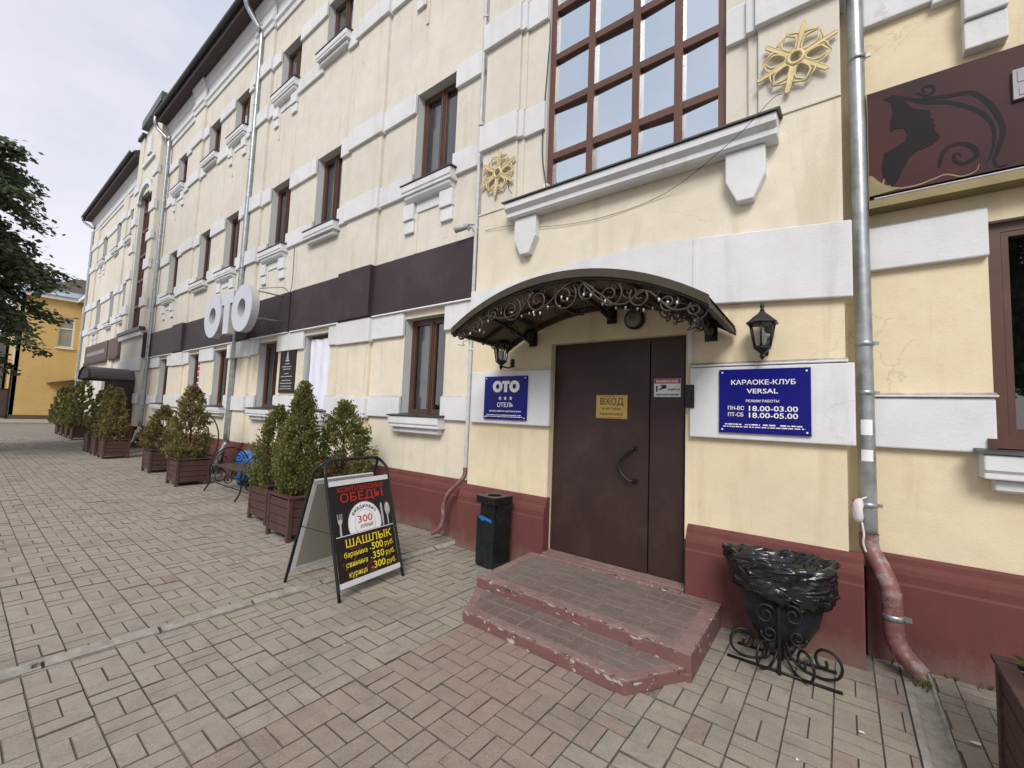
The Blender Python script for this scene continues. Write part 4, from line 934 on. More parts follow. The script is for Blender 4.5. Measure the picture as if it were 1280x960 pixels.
# scroll ironwork below the front rim
ys_ = CF_ - .005
for u, r, a0, d, tn in ((-.90, .060, 1.2, 1, 1.5), (-.74, .085, 2.2, -1, 1.6), (-.58, .07, .4, 1, 1.5), (-.40, .115, 1.0, -1, 1.6), (-.16, .105, 2.4, 1, 1.6), (.06, .12, .8, -1, 1.7), (.24, .085, 2.0, 1, 1.5), (.40, .11, 1.4, -1, 1.6), (.60, .085, 2.4, 1, 1.5), (.77, .075, .6, -1, 1.6), (.92, .05, 2.0, 1, 1.4)):
    c = cpt(u, ys_, -.055 - r)
    m = MB(); m.tube(spiral(c, r, tn, a0, d, 26, .16), .0085, 6); m.build('scroll', [BROWNIRON], cn_)
def wave(us2, off, r=.010):
    pts = [cpt(u, ys_, o) for u, o in zip(us2, off)]
    m = MB(); m.tube(smooth_path(pts, 6), r, 6); m.build('scroll_bar', [BROWNIRON], cn_)
wave([-.97, -.82, -.66, -.5, -.33, -.2], [-.06, -.16, -.10, -.20, -.22, -.08]); wave([-.2, -.08, .05, .17, .3, .42], [-.25, -.22, -.10, -.05, -.14, -.23]); wave([.2, .34, .5, .64, .8, .95], [-.07, -.21, -.22, -.09, -.17, -.05])
for k in range(15):
    u = -.93 + 1.86 * k / 14; r = .040 + .012 * (k % 3); c = cpt(u, CF_ + .01, -.05 - r)
    m = MB(); m.tube(spiral(c, r, 1.4, 1.0 + 1.3 * k, 1 if k % 2 else -1, 20, .2), .0055, 5); m.build('small_scroll', [BROWNIRON], cn_)
for k in range(9):
    u = -.86 + 1.72 * k / 8; r = .075 - .01 * (k % 2); c = cpt(u, 3.435, -.06 - r)
    m = MB(); m.tube(spiral(c, r, 1.5, .6 + 1.1 * k, 1 if k % 2 else -1, 20, .2), .0065, 5); m.build('rear_scroll', [BROWNIRON], cn_)
for u in (-.70, .08, .84):                       # scrolled brackets from the wall out to the front
    x = CX + u * CHW; zb = carc(u) - .09
    m = MB(); m.tube(smooth_path([(x, CBK, zb - .06), (x, CBK - .12, zb - .085), (x, CBK - .35, zb - .03), (x, CF_ + .2, zb + .02), (x, CF_ + .02, zb + .03)], 6), .020, 8)
    m.tube(spiral((x, CBK - .09, zb - .03), .075, 1.8, -1.5, 1, 30, .12, 'yz'), .018, 8); m.box(x - .05, x + .05, CBK - .012, CBK + .002, zb - .14, zb + .03); m.build('bracket', [BLACKM], cn_)
    m = MB(); m.tube([(x - .028, CBK - .09, zb - .03), (x + .028, CBK - .09, zb - .03)], .062, 14); m.build('scroll_boss', [BLACKM], cn_)
# ivy-like cable tangle and string of bulbs
fl = thing('fairy_lights', 'string of tiny white bulbs draped along the front of the canopy', 'string lights', (CX, CF_, 2.5))
rg = random.Random(11); pts = []
for k in range(70):
    u = -.97 + 1.94 * k / 69; pts.append(Vector(cpt(u, ys_ + rg.uniform(-.03, .10), -.21 + .05 * sin(u * 9) + rg.uniform(-.02, .02) + (.10 * abs(u) ** 3))))
m = MB(); m.tube(pts, .0028, 4); m.build('wire', [CABLE], fl)
for k in range(2, 68, 2):
    p = pts[k] + Vector((rg.uniform(-.01, .01), rg.uniform(-.01, .01), rg.uniform(-.025, .012)))
    m = MB(); m.lathe([(.003, .012), (.0075, .008), (.008, 0), (.0055, -.010), (.001, -.016)], p, 7); m.build('bulb', [BULB], fl)
tg = MB()
for q in range(16):
    c = Vector(cpt(.93 - rg.random() * .22, CF_ + rg.uniform(.0, .35), -.10 - rg.random() * .08)); P = []
    for k in range(9): P.append(c + Vector((rg.uniform(-.055, .055), rg.uniform(-.05, .05), rg.uniform(-.07, .07))))
    tg.tube(smooth_path(P, 3), .0045, 4)
tag(tg.build('cable_tangle', [CABLE]), 'dark tangle of cable hanging under the right end of the canopy', 'cable')
tl_ = thing('wall_lamp', 'round grey bulkhead lamp on the wall under the canopy', 'lamp', (-1.57, YB, 2.55))
m = MB(); xf = lambda v: Vector((-1.57 + v.x, YB - v.z, 2.55 + v.y))
def lathe_y(prof, c, seg=20):
    mm = MB().lathe(prof, (0, 0, 0), seg); mm.v = [(c[0] + x, c[1] - z, c[2] + y) for x, y, z in mm.v]; mm.f = [tuple(f) for f in mm.f]; return mm
lathe_y([(.095, 0), (.10, .02), (.095, .05), (.082, .055)], (-1.57, YB, 2.555)).build('housing', [BLACKM], tl_)
lathe_y([(.081, .05), (.075, .068), (.045, .085), (.0, .09)], (-1.57, YB, 2.555)).build('diffuser', [simple('lamp_diffuser', (.20, .20, .15), .4)], tl_)
# ------------------------------------------------------------------ lanterns
def lantern(x, y, z, label):
    """z: top of the body glass"""
    t = thing('wall_lantern', label, 'lantern', (x, YB, z), 0, 'black wall lanterns flanking the door')
    hw = .093; bw_ = .058; bz = z - .185
    def hexp(r, zz): return [(x + r * cos(pi / 6 + pi * k / 3), y + r * sin(pi / 6 + pi * k / 3), zz) for k in range(6)]
    top, bot = hexp(hw, z), hexp(bw_, bz)
    m = MB()
    for k in range(6): m.tube([top[k], bot[k]], .007, 4); m.tube([top[k], top[(k + 1) % 6]], .007, 4); m.tube([bot[k], bot[(k + 1) % 6]], .008, 4)
    m.build('frame', [BLACKM], t)
    for k in range(6):
        m = MB(); m.face([bot[k], bot[(k + 1) % 6], top[(k + 1) % 6], top[k]]); m.build('glass_panel', [LAMPGL], t)
    m = MB(); m.lathe([(.118, -.004), (.120, .004), (.098, .022), (.060, .058), (.030, .082), (.022, .095)], (x, y, z), 6, 0, False, pi / 6); m.build('roof', [BLACKM], t)
    m = MB(); m.lathe([(.012, .09), (.018, .105), (.010, .12), (.016, .135), (.014, .15), (.004, .17)], (x, y, z), 10); m.build('finial', [BLACKM], t)
    m = MB(); m.lathe([(.066, .004), (.066, -.01), (.04, -.03), (.018, -.045), (.014, -.06), (.020, -.072), (.010, -.09), (.004, -.10)], (x, y, bz), 6, 0, False, pi / 6); m.build('base', [BLACKM], t)
    m = MB(); m.lathe([(.010, .0), (.022, .02), (.033, .06), (.030, .09), (.014, .12), (.012, .15)], (x, y, bz + .005), 12); m.build('bulb', [PLASTW], t)
    m = MB(); m.tube(smooth_path([(x, YB - .01, bz - .02), (x, YB - .06, bz - .06), (x, y + .02, bz - .055), (x, y, bz - .03)], 5), .009, 6); m.lathe([(.03, -.05), (.035, 0), (.03, .05)], (x, YB + .01, bz), 8); m.build('wall_arm', [BLACKM], t)
lantern(-.495, 3.80, 2.385, 'black six-sided lantern above the karaoke club sign')
lantern(-3.04, 3.72, 2.385, 'black six-sided lantern half under the canopy above the square hotel sign')
# ------------------------------------------------------------------ blue signs
def screws(m, x0, x1, z0, z1, y, mi):
    for x in (x0 + .025, x1 - .025):
        for z in (z0 + .025, z1 - .025): m.box(x - .006, x + .006, y - .006, y, z - .006, z + .006, mi)
FX, FZ = (1, 0, 0), (0, 0, 1)
def fine_lines(m, x0, x1, z, y, h, mi, seed, gaps=3):
    r = random.Random(seed); x = x0
    while x < x1:
        w = r.uniform(.010, .045); m.box(x, min(x + w, x1), y - .002, y, z, z + h * r.uniform(.7, 1), mi); x += w + r.uniform(.004, .010)
def star(m, cx, cz, r, y, mi):
    P = [((r if k % 2 == 0 else r * .42) * sin(pi * k / 5) + cx, (r if k % 2 == 0 else r * .42) * cos(pi * k / 5) + cz) for k in range(10)]
    m.prism(P, y - .002, y, 'y', mi)
ys1 = YB - .052
h = thing('hotel_sign', 'square blue hotel plate reading OTO with three stars left of the door', 'sign', (-3.08, ys1, 1.55))
m = MB(); m.box(-3.39, -2.77, ys1 - .018, ys1, 1.545, 2.045); m.build('plate', [PLASTB], h)
y = ys1 - .0185; m = MB()
ring(m, -3.19, 1.925, .072, .068, .026, .028, y - .002, y); ring(m, -2.945, 1.925, .072, .068, .026, .028, y - .002, y)
m.prism([(-3.125, 1.99), (-3.015, 1.99), (-3.015, 1.955), (-3.047, 1.955), (-3.047, 1.86), (-3.093, 1.86), (-3.093, 1.955), (-3.125, 1.955)], y - .002, y, 'y')
for f in (-.078, 0, .078): star(m, -3.07 + f, 1.79, .026, y, 0)
m.text('ОТЕЛЬ', .07, (-3.07, y, 1.69), FX, FZ, 0, .009); m.text('режим работы: круглосуточно', .026, (-3.07, y, 1.635), FX, FZ, 0, .008, fit=.46)
m.m = [0] * len(m.m)
fine_lines(m, -3.34, -2.84, 1.592, y, .010, 0, 1); fine_lines(m, -3.36, -2.82, 1.575, y, .008, 0, 2); screws(m, -3.39, -2.77, 1.545, 2.045, y, 0)
m.build('lettering', [PLASTW], h)['kind'] = 'stuff'
k_ = thing('karaoke_sign', 'wide blue plate with karaoke club opening hours right of the door', 'sign', (-.5, ys1, 1.53))
m = MB(); m.box(-.815, -.190, ys1 - .018, ys1, 1.528, 2.04); m.build('plate', [PLASTB], k_)
m = MB(); cx = -.505
m.text('КАРАОКЕ-КЛУБ', .052, (cx, y, 1.915), FX, FZ, 0, .009, fit=.44); m.text('VERSAL', .052, (cx, y, 1.845), FX, FZ, 0, .009, fit=.215); m.text('РЕЖИМ РАБОТЫ', .027, (cx, y, 1.775), FX, FZ, 0, .009, fit=.225)
m.text('ПН-ВС', .042, (-.690, y, 1.712), FX, FZ, 0, .009, fit=.118); m.text('18.00-03.00', .056, (-.440, y, 1.706), FX, FZ, 0, .011, fit=.325)
m.text('ПТ-СБ', .042, (-.692, y, 1.660), FX, FZ, 0, .009, fit=.112); m.text('18.00-05.00', .056, (-.440, y, 1.653), FX, FZ, 0, .011, fit=.325)
for a, b, s in ((-.77, -.65, 3), (-.625, -.52, 4), (-.50, -.41, 5), (-.385, -.245, 6)): fine_lines(m, a, b, 1.592, y, .010, 0, s)
fine_lines(m, -.785, -.225, 1.574, y, .009, 0, 7); screws(m, -.815, -.19, 1.528, 2.04, y, 0)
m.build('lettering', [PLASTW], k_)['kind'] = 'stuff'
# ------------------------------------------------------------------ plates on the door
yd = dy - .022
g_ = thing('entrance_plate', 'small brass plate with black lettering on the wide door leaf', 'door plate', (-1.83, yd, 1.61))
m = MB(); m.box(-1.995, -1.665, yd - .005, yd, 1.605, 1.838); m.build('plate', [GOLDP], g_)
y = yd - .0052; m = MB(); m.text('ВХОД', .092, (-1.83, y, 1.742), FX, FZ, 0, .007, .0008, serif=True, fit=.25); m.text('в ресторан', .036, (-1.83, y, 1.692), FX, FZ, 0, .008, .0008, serif=True); m.text('караоке-клуб', .038, (-1.83, y, 1.638), FX, FZ, 0, .008, .0008, serif=True)
for a, b, c, d in ((-1.985, -1.675, 1.613, 1.616), (-1.985, -1.675, 1.827, 1.830)): m.box(a, b, y - .001, y, c, d)
m.build('lettering', [simple('dark_brown_print', (.05, .02, .012), .5)], g_)['kind'] = 'stuff'
ww = thing('camera_warning_sticker', 'small red and white video surveillance warning sticker on the narrow door leaf', 'sticker', (-1.28, yd, 1.83))
yw2 = dy - .018
m = MB(); m.box(-1.408, -1.165, yw2 - .002, yw2, 1.822, 1.99); m.build('backing', [GREYP if False else PLASTW], ww)
y = yw2 - .0022; m = MB(); m.box(-1.405, -1.168, y - .001, y, 1.945, 1.988, 0); m.text('ВНИМАНИЕ', .033, (-1.287, y - .001, 1.954), FX, FZ, 1, .025, .0006, fit=.20)
m.text('ведётся', .028, (-1.228, y, 1.882), FX, FZ, 2, .02, .0006); m.text('видеонаблюдение', .024, (-1.287, y, 1.836), FX, FZ, 2, .025, .0006, fit=.21)
m.box(-1.39, -1.375, y - .001, y, 1.87, 1.925, 2).prism([(-1.375, 1.893), (-1.345, 1.90), (-1.335, 1.918), (-1.36, 1.93), (-1.30, 1.935), (-1.29, 1.905), (-1.33, 1.893), (-1.35, 1.885)], y - .001, y, 'y', 2)
m.build('lettering', [RED, PLASTW, BLACKP], ww)['kind'] = 'stuff'
# ------------------------------------------------------------------ salon sign on the right
ss = thing('salon_sign', 'dark maroon salon sign with a woman in profile on the right wing', 'sign', (1.8, 4.05, 3.2))
m = MB(); m.box(.172, 4.6, 4.052, YR - .005, 3.325, 4.13); m.build('panel', [SALONBG], ss)
m = MB(); m.box(.168, 4.62, 4.03, YR - .01, 3.225, 3.285).box(.168, .172, 4.04, YR - .01, 3.285, 4.13); m.build('lower_frame', [GOLDL], ss)
m = MB(); m.box(.18, 4.62, 4.075, YR - .01, 3.285, 3.325); m.build('shadow_gap', [BLACKM], ss)
m = MB(); m.tube([(.20, 4.045, 3.298), (4.6, 4.045, 3.298)], .008, 6); m.build('lamp_tube', [ALU], ss)
y = 4.052
HEAD = [(0.265, 4.055), (0.314, 4.060), (0.375, 4.006), (0.416, 3.922), (0.443, 3.903), (0.51, 3.862), (0.518, 3.826), (0.513, 3.809), (0.535, 3.78), (0.526, 3.765), (0.538, 3.74), (0.529, 3.718), (0.539, 3.695), (0.558, 3.662), (0.553, 3.638), (0.518, 3.607), (0.436, 3.585), (0.399, 3.559), (0.369, 3.49), (0.33, 3.398), (0.301, 3.367), (0.254, 3.448), (0.245, 3.532), (0.262, 3.634), (0.311, 3.65), (0.378, 3.685), (0.393, 3.732), (0.371, 3.787), (0.328, 3.797), (0.299, 3.782), (0.3, 3.862), (0.316, 3.924), (0.308, 4.008)]
m = MB(); m.prism(HEAD, y - .0022, y - .0002, 'y', 0)
def ribbon(m, pts, w0, w1, mi, yy):
    P = smooth_path([(x, 0, z) for x, z in pts], 6); n = len(P); L = []
    for i, p in enumerate(P):
        t = (P[min(i + 1, n - 1)] - P[max(i - 1, 0)]).normalized(); nn = Vector((-t.z, 0, t.x)); f = i / (n - 1); w = (w0 + (w1 - w0) * f) * (sin(pi * min(1, .12 + f * .88)) ** .5 + .12)
        L.append((p + nn * w, p - nn * w))
    for a, b in zip(L[:-1], L[1:]): m.face([(a[1].x, yy, a[1].z), (b[1].x, yy, b[1].z), (b[0].x, yy, b[0].z), (a[0].x, yy, a[0].z)], mi)
H1 = [(0.305, 4.06), (0.412, 3.99), (0.489, 3.93), (0.594, 3.887), (0.702, 3.806), (0.773, 3.72), (0.81, 3.62), (0.806, 3.489), (0.771, 3.38)]
H2 = [(0.444, 3.969), (0.604, 3.931), (0.721, 3.898), (0.798, 3.783), (0.838, 3.669), (0.851, 3.568), (0.828, 3.468), (0.807, 3.392), (0.825, 3.345), (0.871, 3.346)]
SP = [(0.548, 3.43), (0.568, 3.525), (0.612, 3.566), (0.671, 3.557), (0.719, 3.508), (0.729, 3.455), (0.7, 3.429), (0.659, 3.418), (0.626, 3.454), (0.623, 3.493), (0.644, 3.498), (0.66, 3.467)]
CL = [(0.446, 4.022), (0.499, 3.978), (0.536, 4.001), (0.527, 4.037), (0.487, 4.049), (0.478, 4.02), (0.5, 4.004)]
GD = [(0.185, 3.484), (0.253, 3.395), (0.338, 3.345), (0.431, 3.338), (0.512, 3.354), (0.582, 3.369), (0.656, 3.332), (0.722, 3.348), (0.74, 3.391)]
m.m = [0] * len(m.m)
ribbon(m, H1, .014, .010, 0, y - .0012); ribbon(m, H2, .016, .010, 0, y - .0016); ribbon(m, SP, .014, .010, 0, y - .001); ribbon(m, CL, .010, .008, 0, y - .001)
ribbon(m, [(a + .025, b - .03) for a, b in H1], .010, .008, 1, y - .0006); ribbon(m, [(a - .03, b + .005) for a, b in H2], .010, .006, 1, y - .0008)
ribbon(m, GD, .005, .004, 2, y - .0014); ribbon(m, [(.262, 3.44), (.252, 3.395), (.275, 3.372), (.30, 3.385)], .005, .004, 2, y - .0016)
m.face([(.173, y - .0018, 3.484), (.185, y - .0018, 3.484), (.253, y - .0018, 3.395), (.338, y - .0018, 3.34), (.173, y - .0018, 3.326)][::-1], 2)
m.build('print', [SALONBLK, SALONGR, GOLDL], ss)
m = MB(); m.box(.90, 1.12, 4.03, 4.051, 3.76, 3.96); m.box(.92, .95, 4.026, 4.030, 3.87, 3.945).box(.925, 1.0, 4.026, 4.030, 3.78, 3.83); m.build('sign_letter', [GREYP], ss)
# ------------------------------------------------------------------ snowflakes
def snowflake(cx, cz, R, y, rot, label, sx=1.0):
    t = thing('snowflake_decoration', label, 'decoration', (cx, y, cz), 0, 'gold snowflake ornaments on the bay')
    def P(r, a): return (cx + sx * r * cos(a), y - .03, cz + r * sin(a))
    m = MB()
    for k in range(6):
        a = rot + pi * k / 3; w = .016 * R / .3
        def Q(r, o): return (cx + sx * (r * cos(a) - o * sin(a)), y - .03, cz + r * sin(a) + o * cos(a))
        mm = MB(); out = [Q(R * .20, -w), Q(R * .74, -w), Q(R * 1.0, -w), Q(R * 1.05, 0), Q(R * 1.0, w), Q(R * .74, w), Q(R * .20, w)]
        mm.tube(out, .008 * R / .3, 6); mm.face([(q[0], y - .034, q[2]) for q in out]); mm.build('arm', [SNOWG], t)
        b = a + pi / 6
        lobe = [P(R * .30, b - .30), P(R * .52, b - .36), P(R * .64, b - .30), P(R * .84, b), P(R * .64, b + .30), P(R * .52, b + .36), P(R * .30, b + .30), P(R * .24, b)]
        mm = MB(); mm.tube(lobe, .0100 * R / .3, 6, 0, False, True); mm.build('petal', [SNOWG], t)
        for sg in (-1, 1):
            mm = MB(); mm.tube([P(R * .70, a + sg * .06), P(R * .76, a + sg * .22), P(R * .86, b if sg > 0 else a - pi / 6)], .0085 * R / .3, 6); mm.build('tip', [SNOWG], t)
    mm = MB(); mm.tube([P(R * .19, 2 * pi * k / 18) for k in range(18)], .018 * R / .3, 6, 0, False, True); mm.build('hub', [SNOWG], t)
    mm = MB(); mm.tube([(cx, y - .02, cz + R * .2), (cx, y + .02, cz + R * .2)], .008, 5); mm.build('fixing', [SNOWG], t)
snowflake(-.268, 4.555, .272, YB + .012, .30, 'gold snowflake ornament at the right end of the great sill')
snowflake(-3.375, 4.60, .285, YB + .012, .42, 'gold snowflake ornament beside the bay corner above the left end of the sill')
# ------------------------------------------------------------------ camera, flood light, cables, cloth
cc = thing('security_camera', 'small grey bullet security camera above the right end of the dark band', 'camera', (-3.75, 4.05, 4.10))
m = MB(); m.tube([(-3.72, 4.06, 4.09), (-3.86, 4.03, 4.10), (-3.94, 4.0, 4.11)], .012, 6).lathe([(.04, -.05), (.045, 0), (.04, .05)], (-3.73, 4.08, 4.05), 8).tube(smooth_path([(-3.76, 4.05, 4.04), (-3.82, 4.02, 3.99), (-3.87, 4.0, 4.06), (-3.92, 3.99, 4.02)], 5), .016, 6); m.build('bracket', [GREYP], cc)
m = MB(); m.tube([(-3.92, 4.0, 4.09), (-3.95, 3.99, 4.083), (-3.951, 3.988, 4.083), (-4.10, 3.93, 4.045)], [.03, .03, .042, .042], 12); m.build('housing', [GREYBOX], cc)
m = MB(); m.tube([(-4.10, 3.93, 4.046), (-4.105, 3.928, 4.044)], .032, 12); m.build('lens', [BLACKM], cc)
fd = thing('flood_light', 'small white flood light on a wire stand in the bay window corner', 'light', (-2.62, 3.9, 4.12))
m = MB(); m.tube([(-2.70, 3.95, 4.12), (-2.60, 3.88, 4.12), (-2.52, 3.93, 4.11), (-2.60, 4.02, 4.30), (-2.62, 4.03, 4.36)], .007, 5).tube(smooth_path([(-2.50, 3.9, 4.12), (-2.46, 3.9, 4.17), (-2.42, 3.9, 4.15), (-2.43, 3.9, 4.12)], 4), .006, 5); m.build('stand', [GREYP], fd)
m = MB(); m.prism([(-2.70, 4.17), (-2.655, 4.16), (-2.64, 4.25), (-2.685, 4.26)], 3.93, 4.0, 'y'); m.build('lamp_head', [PLASTW], fd)
def cable(name, label, pts, r=.0045, k=8, mat=CABLE): return tag(MB().tube(smooth_path(pts, k), r, 5).build(name, [mat]), label, 'cable')
cable('wall_cable', 'black cable running down beside the left frame of the bay window', [(-2.75, 4.035, 9.0), (-2.77, 4.0, 6.8), (-2.74, 4.03, 6.2), (-2.76, 4.0, 5.3), (-2.77, 4.0, 4.7), (-2.68, 3.95, 4.3), (-2.6, 3.86, 4.13)], .008)
cable('light_cable', 'thin cable sagging across the wall from the right snowflake under the great sill', [(-.36, 3.90, 4.28), (-.42, 3.70, 4.12), (-.7, 3.74, 3.92), (-1.3, 3.905, 3.72), (-2.0, 3.915, 3.66), (-2.7, 3.91, 3.74), (-3.15, 3.9, 3.86), (-3.55, 3.92, 3.90)], .0026)
cable('light_cable', 'thin cable from the left snowflake to the great sill', [(-3.2, 3.91, 4.45), (-3.08, 3.78, 4.25), (-2.98, 3.72, 4.13)])
cable('sign_cable', 'thin cables tying the OTO letters back to the facade', [(-9.3, 3.6, 3.95), (-8.98, 3.9, 4.0), (-8.93, 4.05, 3.98), (-8.94, 4.06, 4.9)], .007)
rg2 = thing('pipe_rag', 'crumpled white cloth tied to the right drainpipe', 'cloth', (.07, 4.0, 1.0))
mm = MB(); mm.lathe([(.010, .10), (.028, .085), (.042, .05), (.048, 0), (.042, -.055), (.028, -.085), (.008, -.10)], (0, 0, 0), 12)
mm.v = [(.075 + x * .72 * (1 + .9 * mnoise.noise((x * 30, y * 30, z * 22))), 3.985 + y * (.8 + .3 * mnoise.noise((z * 30, x * 30, 4))), 1.02 + z * .85 + .015 * mnoise.noise((x * 40, 2, z * 20))) for x, y, z in mm.v]; mm.build('cloth', [RAG], rg2)
m = MB(); m.tube(smooth_path([(.09, 3.98, .94), (.10, 3.975, .86), (.095, 3.98, .80), (.11, 3.98, .74)], 4), .007, 5).tube([(.03, 4.0, 1.06), (.12, 3.99, 1.12)], .006, 5); m.build('string', [RAG], rg2)
m = MB(); m.box(.04, .06, 3.99, 4.03, 1.0, 1.09); m.build('red_tag', [RED], rg2)
for z, w in ((1.555, .11), (1.37, .08)):
    m = MB(); m.face([]) if False else None
    n = 6
    for k in range(n):
        a0, a1 = -2.2 + 1.3 * k / n, -2.2 + 1.3 * (k + 1) / n; cx_, cy_ = .127, 4.05
        m.face([(cx_ + .0545 * cos(a0), cy_ + .0545 * sin(a0), z), (cx_ + .0545 * cos(a1), cy_ + .0545 * sin(a1), z), (cx_ + .0545 * cos(a1), cy_ + .0545 * sin(a1), z + w), (cx_ + .0545 * cos(a0), cy_ + .0545 * sin(a0), z + w)], 0, True)
    tag(m.build('paper_notice', [PLASTW]), 'torn white paper notice pasted on the right drainpipe, ' + ('upper of two' if z > 1.5 else 'lower of two'), 'notice', 'paper notices on the drainpipe')
# ------------------------------------------------------------------ plaque, far signs, far canopy
pq = thing('wall_plaque', 'black plaque with a white emblem between two ground-floor windows', 'plaque', (-8.92, YM, 1.9))
m = MB(); m.box(-9.30, -8.66, YM - .03, YM - .002, 1.88, 2.80); m.build('plate', [BLACKP], pq)
m = MB(); yq = YM - .0305
m.prism([(-9.02, 2.56), (-8.94, 2.56), (-8.94, 2.60), (-8.955, 2.66), (-8.965, 2.70), (-8.98, 2.74), (-8.995, 2.70), (-9.005, 2.66), (-9.02, 2.60)], yq - .002, yq, 'y'); m.box(-9.06, -8.90, yq - .002, yq, 2.52, 2.55)
for k, z in enumerate((2.46, 2.40, 2.35, 2.26, 2.20, 2.12, 2.06, 2.0, 1.95)):
    w = (.10, .2, .16, .09, .24, .2, .25, .22, .25)[k]; fine_lines(m, -8.98 - w, -8.98 + w, z, yq, .022, 0, 30 + k)
m.build('lettering', [GREYBOX], pq)['kind'] = 'stuff'
for x0, x1, lab in ((-31.1, -25.9, 'wide brown sign board on the far wing, farther from the bay'), (-25.5, -23.8, 'narrow brown sign board on the far wing beside the far bay')):
    t = thing('far_sign_board', lab, 'sign', (x0, 4.0, 3.3), 0, 'brown boards on the far wing')
    m = MB(); m.box(x0, x1, YM - .12, YM - .01, 3.42, 4.24); m.build('board', [simple('far_sign_brown', (.10, .07, .058), .6)], t)
    m = MB(); m.box(x0 - .03, x1 + .03, YM - .15, YM - .01, 3.32, 3.40); m.build('frame', [SOFFIT], t)
    if x1 - x0 > 3:
        m = MB(); fine_lines(m, x0 + .5, x1 - .5, 3.72, YM - .121, .20, 0, 9); m.build('lettering', [GREYP], t)['kind'] = 'stuff'
fc = thing('far_canopy', 'small grey-brown barrel canopy over the far bay door', 'canopy', (-20.95, 3.9, 2.35))
CN = simple('far_canopy_sheet', (.105, .088, .08), .5)
m = MB(); P = [(-20.95 + 1.0 * cos(a), 2.32 + .42 * sin(a)) for a in [pi * k / 12 for k in range(13)]]
for a, b in zip(P[:-1], P[1:]): m.face([(a[0], 2.72, a[1]), (a[0], 3.92, a[1]), (b[0], 3.92, b[1]), (b[0], 2.72, b[1])], 0, True)
m.build('roof_sheet', [CN], fc)
m = MB(); m.tube([(x, 2.74, z) for x, z in P], .03, 6).tube([(-19.95, 2.72, 2.31), (-19.95, 3.9, 2.31)], .035, 6).tube([(-21.95, 2.72, 2.31), (-21.95, 3.9, 2.31)], .035, 6); m.build('frame', [SOFFIT], fc)
m = MB(); m.prism(P, 2.76, 2.77, 'y'); m.build('end_panel', [SOFFIT], fc)
fs_ = tag(MB().box(-21.7, -20.2, 3.2, 3.86, -.01, .16).build('far_doorstep', [KERBC]), 'low concrete doorstep below the far canopy', 'step')
# ------------------------------------------------------------------ yellow house at the end, gate
YH = thing('yellow_house', 'two-storey yellow house with a pale blue metal roof closing the view', 'building', (-46, 5, 0))
m = MB(); m.face([(-44, 2.36, 0), (-44, 5.3, 0), (-44, 5.3, 8.6), (-44, 2.36, 8.6)])
wall_y = MB()
def xwall(X, y0, y1, z0, z1, op):
    m = MB(); yy = sorted([y0, y1, op[0], op[1]]); zz = sorted([z0, z1, op[2], op[3]])
    for a, b in zip(yy[:-1], yy[1:]):
        for c, d in zip(zz[:-1], zz[1:]):
            if op[0] < (a + b) / 2 < op[1] and op[2] < (c + d) / 2 < op[3]: continue
            m.face([(X, a, c), (X, b, c), (X, b, d), (X, a, d)])
    a, b, c, d = op; e = X - .18
    m.face([(X, a, c), (X, a, d), (e, a, d), (e, a, c)]); m.face([(X, b, d), (X, b, c), (e, b, c), (e, b, d)]); m.face([(X, a, d), (X, b, d), (e, b, d), (e, a, d)]); m.face([(X, b, c), (X, a, c), (e, a, c), (e, b, c)])
    return m
m = xwall(-44, 2.36, 5.3, .35, 8.55, (4.22, 5.02, 5.2, 7.35)); m.face([(-44, 2.36, .35), (-44, 2.36, 8.55), (-56, 2.36, 8.55), (-56, 2.36, .35)]); m.build('wall', [YELLOW], YH)
m = wall_mesh(-44, -33.4, .35, 8.55, 5.3, [(-37.2, -36.2, 5.0, 7.2), (-41, -40, 5.0, 7.2)], .15); m.build('wall', [YELLOW, YELLOW], YH)
m = MB(); m.box(-44.05, -43.98, 2.32, 5.3, -.02, .36).box(-56, -44.05, 2.32, 2.36, -.02, .36); m.build('plinth', [simple('dark_plinth', (.10, .075, .055), .9)], YH)
m = MB(); m.box(-44.06, -44.0, 2.30, 2.56, .36, 8.55); m.build('corner_strip', [WHITE], YH)
m = MB(); m.box(-43.95, -43.7, 2.1, 5.3, 8.5, 8.75).box(-44, -33.4, 5.0, 5.3, 8.5, 8.75); m.build('cornice', [WHITE], YH)
m = MB(); m.prism([(-43.6, 8.75), (-43.6, 8.80), (-50, 11.1), (-50, 11.0)], 2.0, 8, 'y'); m.build('roof', [BLUEROOF], YH)
m = MB(); m.prism([(5.0, 8.76), (5.0, 8.82), (10, 11.2), (10, 11.1)], -50, -33.4, 'x'); m.build('roof', [SOFFIT], YH)
m = MB(); m.prism([(3.0, 9.0), (5.6, 9.0), (5.6, 10.55), (4.9, 10.5), (3.0, 9.15)], -46.2, -45.4, 'x'); m.build('roof_gable', [simple('weathered_gable', (.16, .135, .11), .9)], YH)
wn = MB().box(-44.16, -44.1, 4.22, 5.02, 5.2, 7.35).build('window', [simple('far_pane', (.24, .27, .23), .25)], YH)
m = MB(); m.box(-44.1, -44.06, 4.22, 4.30, 5.2, 7.35).box(-44.1, -44.06, 4.94, 5.02, 5.2, 7.35).box(-44.1, -44.06, 4.30, 4.94, 6.5, 6.58).box(-44.1, -44.06, 4.30, 4.94, 5.2, 5.28).box(-44.1, -44.06, 4.30, 4.94, 7.27, 7.35); m.build('frame', [WHITE], wn)
m = MB(); m.box(-44.02, -43.9, 4.15, 5.1, 5.08, 5.18); m.build('sill', [WHITE], wn)
